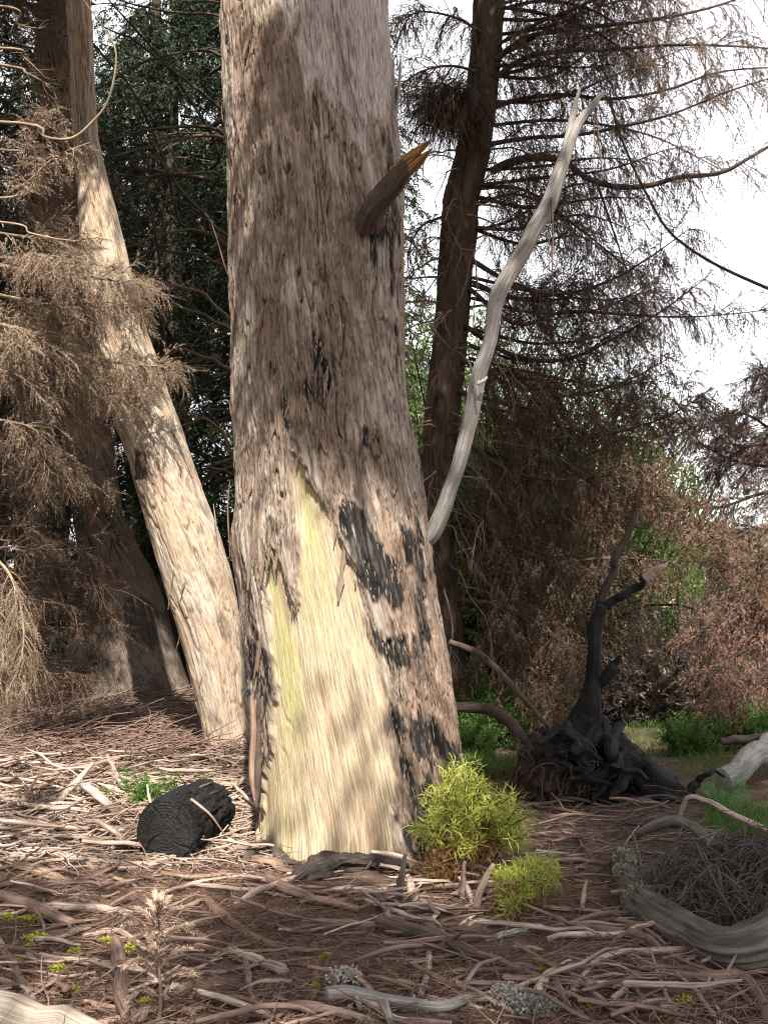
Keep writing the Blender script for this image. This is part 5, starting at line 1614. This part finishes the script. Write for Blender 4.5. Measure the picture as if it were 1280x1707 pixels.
# mossy grey log with lichen
gl = np.array([(1030, 1440), (1044, 1485), (1066, 1528), (1105, 1556), (1150, 1580), (1192, 1602), (1240, 1612), (1310, 1590.)])
G = gp(gl[:, 0], gl[:, 1])
wv = np.array([12, 18, 24, 25, 24, 25, 31, 38]) / FPX * np.linalg.norm(G - CAM, axis=1)
G[:, 2] += wv * 0.85
t = thing('grey_log', 'crooked grey weathered log with lichen patches beside the twig bush', 'log', (G[3][0], G[3][1], float(H(G[3][0], G[3][1]))))
m = MB()
P = spline(G, 160)
tube(m, P, wv, 72, 0.22, 8.0, freq=17, long=1.6, crackle=0.11)
m.build('stem', M['grey_log'], t)
for (cx_, cy_, rr_) in [(1068, 1512, 20), (1040, 1445, 16), (1035, 1468, 10), (1090, 1525, 12)]:
    c = gp(cx_, cy_ + 18)
    c[2] += 0.10
    m = MB()
    n = 240
    dd = unit(rng.normal(size=(n, 3)))
    Pp = c + dd * (rr_ / FPX * c[1]) * rng.uniform(0.5, 1.0, (n, 1)) * np.array([1.2, 1.0, 0.8])
    leaves(m, Pp, unit(dd + 0.5 * rng.normal(size=dd.shape)), rng.uniform(0.012, 0.024, n), 0.014, rng, 0.15)
    m.build('lichen', M['lichen_green'], t, sm=False, kind='stuff')

# lichen branch in the foreground
lbr = np.array([(545, 1672), (580, 1668), (640, 1680), (690, 1686), (740, 1690), (780, 1676), (822, 1676.)])
G = gp(lbr[:, 0], lbr[:, 1])
G[:, 2] += 0.022
t = thing('lichen_branch', 'pale grey branch carrying a round clump of grey lichen', 'branch', (G[3][0], G[3][1], float(H(G[3][0], G[3][1]))))
m = MB()
tube(m, spline(G, 34), [0.030, 0.026, 0.024, 0.020, 0.018, 0.014], 14, 0.16, 2.0)
m.build('stem', M['silver'], t)
for a0, a1, w in [((600, 1690), (590, 1660), 8), ((650, 1712), (640, 1682), 10), ((728, 1672), (735, 1690), 5), ((690, 1668), (688, 1686), 4)]:
    q0, q1 = gp(*[np.float64(v) for v in a0]), gp(*[np.float64(v) for v in a1])
    q0[2] += 0.02
    q1[2] += 0.02
    m = MB()
    tube(m, spline([q1, (q0 + q1) / 2, q0], 8), [w / FPX * 3.5, w / FPX * 2], 8, 0.15, w)
    m.build('side_twig', M['silver'], t)
for (cx_, cy_, rr_, nn) in [(850, 1678, 34, 700), (895, 1690, 30, 520), (870, 1690, 36, 500), (575, 1642, 28, 300)]:
    c = gp(np.float64(cx_), np.float64(cy_))
    m = MB()
    dd = unit(rng.normal(size=(nn, 3)) + np.array([0, 0, 0.4]))
    Pp = c + dd * (rr_ / FPX * c[1]) * rng.uniform(0.4, 1.0, (nn, 1)) * np.array([1.2, 1.0, 0.8]) + np.array([0, 0, 0.015])
    leaves(m, Pp, unit(dd + 0.6 * rng.normal(size=dd.shape)), rng.uniform(0.010, 0.020, nn), 0.013, rng, 0.2)
    m.build('lichen', M['lichen'], t, sm=False, kind='stuff')

# grey twig bush hanging over the log
b = gp(np.float64(1262), np.float64(1555))
t = thing('twig_bush', 'tangled dead grey twig bush drooping over the mossy log', 'bush', b)
m = MB()
n = 2400
ph_, rr3 = rng.uniform(0, 6.28, n), np.sqrt(rng.uniform(0, 1, n))
bx, by = b[0] + 0.02 + 0.46 * rr3 * np.cos(ph_), b[1] + 0.22 + 0.4 * rr3 * np.sin(ph_)
hz = (0.31 * (1 - rr3 ** 2) + 0.05) * rng.uniform(0.25, 1.15, n) * (1 + 0.5 * noise(bx * 4, by * 4, 2.0))
top = np.stack([bx, by, b[2] + hz], -1)
p2, d2 = twigs(m, top, unit(np.stack([rng.normal(size=n) * 0.8, rng.normal(size=n) * 0.7, rng.normal(size=n) * 0.5 + 0.15], -1)), rng.uniform(0.10, 0.36, n), rng.uniform(0.0018, 0.0042, n), 6, 1.1, 0.18, rng, 3)
m.build('twigs', M['twig_grey'], t, kind='stuff')
for k in range(16):
    m = MB()
    q = b + np.array([rng.uniform(-0.35, 0.4), rng.uniform(0.0, 0.5), rng.uniform(0.15, 0.32)])
    s = b + rng.normal(size=3) * np.array([0.15, 0.15, 0])
    P = spline([s, s * 0.5 + q * 0.5 + np.array([0, 0, 0.06]) + rng.normal(size=3) * 0.03, q, q + np.array([rng.normal() * 0.15, -0.1, -0.12])], 14)
    tube(m, P, [0.007, 0.005, 0.002], 6, 0.1, k)
    m.build('stem', M['twig_grey'], t)

# ------------------------------------------------------------------ loose sticks, each an object of its own
rng = np.random.default_rng(83)


def stick_mesh(name, L, r, mat, bend, sides=7, flat=1.0, fork=False):
    n = 12
    s = np.linspace(-0.5, 0.5, n) * L
    P = np.stack([s, bend * L * (np.cos(s / L * 2.6) - 0.6) + 0.03 * L * noise(s / L * 5 + rng.uniform(0, 99), 0.0), 0.015 * L * noise(s / L * 5 + rng.uniform(0, 99), 3.0)], -1)
    m = MB()
    tube(m, P, r * np.array([0.75, 1.0, 0.95, 0.8, 0.45]), sides, 0.16, rng.uniform(0, 99), flat)
    if fork:
        k = rng.integers(4, 8)
        d = unit(np.array([1.0, rng.choice([-0.8, 0.8]), rng.uniform(0.0, 0.4)]))
        tube(m, spline([P[k], P[k] + d * L * 0.14, P[k] + d * L * 0.27 + np.array([0.03, 0, 0.0])], 6), [r * 0.6, r * 0.3], 5)
    return m.mesh(name, M[mat])


KIND = {}
for kind, mat, nv, Lr, rr_, flat in [('pale', 'stick_pale', 9, (0.22, 0.7), (0.006, 0.016), 0.85), ('brown', 'stick_brown', 9, (0.2, 0.6), (0.004, 0.012), 1.0), ('dark', 'stick_dark', 6, (0.2, 0.6), (0.004, 0.012), 1.0), ('bark', 'bark_strip', 10, (0.12, 0.5), (0.010, 0.030), 0.3),
                                     ('thin', 'twig_grey', 6, (0.25, 0.6), (0.0025, 0.005), 1.0), ('chip', 'stick_pale', 6, (0.10, 0.24), (0.010, 0.02), 0.4)]:
    KIND[kind] = []
    for k in range(nv):
        L, r_ = rng.uniform(*Lr), rng.uniform(*rr_)
        KIND[kind].append((stick_mesh({'bark': 'bark_scrap', 'chip': 'bark_chip', 'thin': 'thin_twig', 'pale': 'pale_stick', 'brown': 'brown_stick', 'dark': 'dark_stick'}[kind], L, r_, mat, rng.uniform(-0.18, 0.18), 7, flat, kind in ('brown', 'dark', 'thin') and k % 2 == 0), r_ * flat))

zones = [  # kind, count, pixel box, label, category, group, height of the heap
    ('pale', 130, (-40, 430, 1272, 1445), 'pale dry stick in the sunlit heap around the charred log', 'stick', 'pale sticks in the sunlit heap', 0.10),
    ('bark', 70, (-40, 430, 1285, 1450), 'peeled bark scrap in the sunlit heap around the charred log', 'bark', 'bark scraps in the sunlit heap', 0.08),
    ('brown', 75, (-40, 400, 1165, 1262), 'brown stick on the slope of needles below the flared trunk', 'stick', 'brown sticks below the flared trunk', 0.05),
    ('dark', 36, (-40, 400, 1200, 1300), 'dark stick in the shade behind the sunlit heap', 'stick', 'dark sticks behind the heap', 0.04),
    ('brown', 70, (-40, 640, 1450, 1720), 'brown stick lying in the red needle litter near the dead seedling', 'stick', 'brown sticks near the seedling', 0.02),
    ('pale', 28, (-40, 640, 1460, 1720), 'pale stick lying in the red needle litter near the dead seedling', 'stick', 'pale sticks near the seedling', 0.02),
    ('bark', 40, (-40, 640, 1450, 1700), 'bark scrap lying in the red needle litter near the dead seedling', 'bark', 'bark scraps near the seedling', 0.02),
    ('chip', 46, (640, 815, 1455, 1545), 'splintered pale bark chip in the pile below the yellow-green shrub', 'bark chip', 'bark chips below the shrub', 0.07),
    ('brown', 70, (640, 1290, 1440, 1715), 'brown stick lying between the low shrub and the lichen branch', 'stick', 'brown sticks right of the giant', 0.03),
    ('pale', 26, (640, 1290, 1450, 1715), 'pale stick lying between the low shrub and the lichen branch', 'stick', 'pale sticks right of the giant', 0.03),
    ('bark', 26, (640, 1100, 1480, 1700), 'bark scrap lying between the low shrub and the lichen branch', 'bark', 'bark scraps right of the giant', 0.02),
    ('thin', 60, (880, 1150, 1335, 1450), 'thin grey twig in the tangle in front of the burnt stump', 'twig', 'thin twigs before the burnt stump', 0.10),
    ('brown', 44, (880, 1200, 1335, 1450), 'brown stick in the tangle in front of the burnt stump', 'stick', 'brown sticks before the burnt stump', 0.06)]
for kind, n, (x0, x1, y0, y1), lb_, ct, gr, hp in zones:
    for k in range(n):
        me, r_ = KIND[kind][rng.integers(len(KIND[kind]))]
        g_ = gp(np.float64(rng.uniform(x0, x1)), np.float64(rng.uniform(y0, y1)))
        c_, rr2 = np.interp(0.05, GI['z'], GI['C']), np.interp(0.05, GI['z'], GI['R'])
        if (g_[0] - c_) ** 2 + (g_[1] - GY) ** 2 < (rr2 + 0.05) ** 2:
            g_[1] -= 0.5
        o = bpy.data.objects.new(me.name, me)
        COL.objects.link(o)
        h = hp * abs(rng.normal()) * 0.6
        yaw = rng.normal() * 0.55 if rng.uniform() < 0.7 else rng.uniform(0, 6.28)
        o.location = (g_[0], g_[1], g_[2] + r_ * 0.7 + h)
        o.rotation_euler = (rng.normal() * 0.2 if kind in ('bark', 'chip') else rng.uniform(0, 6.28), rng.normal() * (0.06 + 1.1 * hp * (1 if kind != 'chip' else 3)), yaw)
        s = rng.uniform(0.75, 1.2)
        o.scale = (s, s, s)
        tag(o, lb_, ct, gr)

# ------------------------------------------------------------------ litter, twiglets, moss, grass
rng = np.random.default_rng(97)
m = MB()
n = 78000
pxr = rng.uniform(-250, 1530, n)
pyr = 1150 + (1900 - 1150) * rng.uniform(0, 1, n) ** 0.9
P = gp(pxr, pyr)
ok = (P[:, 1] < 12.5) & (P[:, 1] > 2.0) & (fbm(P[:, 0] * 2.2, P[:, 1] * 2.2, 5.0, 3) > -0.32)
P = P[ok]
n = len(P)
P[:, 2] += rng.uniform(0.002, 0.02, n)
a = rng.uniform(0, 6.28, n)
D = unit(np.stack([np.cos(a), np.sin(a), rng.normal(size=n) * 0.25], -1))
leaves(m, P, D, rng.uniform(0.025, 0.085, n), rng.uniform(0.0025, 0.006, n), rng, 0.12)
o = m.build('needle_litter', M['litter'])
o['kind'] = 'stuff'
tag(o, 'reddish-brown dead needles carpeting the forest floor', 'litter')
m = MB()
n = 5000
P = gp(rng.uniform(-200, 1480, n), 1160 + 700 * rng.uniform(0, 1, n))
P = P[(P[:, 1] < 12) & (P[:, 1] > 2)]
n = len(P)
P[:, 2] += rng.uniform(0.003, 0.03, n)
a = rng.uniform(0, 6.28, n)
twigs(m, P, unit(np.stack([np.cos(a), 0.6 * np.sin(a), rng.normal(size=n) * 0.12], -1)), rng.uniform(0.06, 0.34, n), rng.uniform(0.0012, 0.004, n), 4, 0.08, 0.14, rng, 3, 0.4)
n = 1700
P = gp(rng.uniform(-120, 430, n), rng.uniform(1158, 1275, n))
P[:, 2] += rng.uniform(0.0, 0.09, n)
a = rng.normal(size=n) * 0.8
twigs(m, P, unit(np.stack([np.cos(a), np.sin(a), rng.normal(size=n) * 0.18], -1)), rng.uniform(0.2, 0.8, n), rng.uniform(0.003, 0.010, n), 4, 0.08, 0.14, rng, 3, 0.4)
o = m.build('small_twigs', M['stick_brown'])
o['kind'] = 'stuff'
tag(o, 'countless small broken twigs strewn through the needle litter', 'twigs')
m = MB()
n = 1700
P = gp(rng.uniform(-80, 440, n), rng.uniform(1262, 1450, n))
P[:, 2] += rng.uniform(0.0, 0.05, n)
a = rng.normal(size=n) * 0.9
twigs(m, P, unit(np.stack([np.cos(a), np.sin(a), rng.normal(size=n) * 0.15], -1)), rng.uniform(0.10, 0.42, n), rng.uniform(0.002, 0.008, n), 4, 0.05, 0.1, rng, 5, 0.5)
o = m.build('stick_heap', M['heap'])
o['kind'] = 'stuff'
tag(o, 'mass of small pale dry sticks heaped around the charred log', 'sticks')

for k, (x, y, r_) in enumerate([(8, 1535, 9), (47, 1540, 12), (60, 1572, 14), (178, 1572, 7), (213, 1585, 9), (66, 1650, 8), (100, 1620, 10), (240, 1675, 6), (440, 1593, 5), (545, 1598, 6), (525, 1648, 4), (905, 1622, 5), (1143, 1675, 11), (1085, 1685, 7), (1120, 1695, 6), (990, 1682, 5), (30, 1610, 7), (125, 1590, 6), (255, 1560, 4), (120, 1655, 7)]):
    c = gp(np.float64(x), np.float64(y))
    m = MB()
    n = 130
    dd = unit(rng.normal(size=(n, 3)) + np.array([0, 0, 0.5]))
    R_ = r_ / FPX * c[1] * 1.25
    Pp = dd * R_ * rng.uniform(0.3, 1, (n, 1)) * np.array([1.3, 1.0, 0.6])
    Pp[:, 2] = np.maximum(Pp[:, 2], 0) + 0.006
    leaves(m, Pp, unit(dd + 0.4 * rng.normal(size=dd.shape)), 0.010 + 0.25 * R_, 0.008, rng, 0.2)
    o = m.build('moss_tuft', M['moss'], None, sm=False)
    o.location = c
    tag(o, 'tiny yellow moss tuft in the red litter left of the giant' if x < 600 else 'tiny yellow moss tuft beside the bent brown branch', 'moss', 'moss tufts in the litter' if x < 600 else 'moss tufts by the bent branch')

m = MB()
n = 9000
P = np.vstack([gp(rng.uniform(760, 900, n), rng.uniform(1225, 1300, n)), gp(rng.uniform(1180, 1400, n // 2), rng.uniform(1330, 1400, n // 2)), gp(rng.uniform(1040, 1300, n // 3), rng.uniform(1210, 1300, n // 3))])
P = P[fbm(P[:, 0] * 2, P[:, 1] * 2, 3.0, 3) > -0.15]
n = len(P)
leaves(m, P, unit(np.stack([rng.normal(size=n) * 0.45, rng.normal(size=n) * 0.45, np.ones(n)], -1)), rng.uniform(0.04, 0.14, n), 0.005, rng, 0.12)
o = m.build('grass', M['fol_bright'], None, sm=False)
o['kind'] = 'stuff'
tag(o, 'fresh green grass behind the burnt stump and round the fern', 'grass')
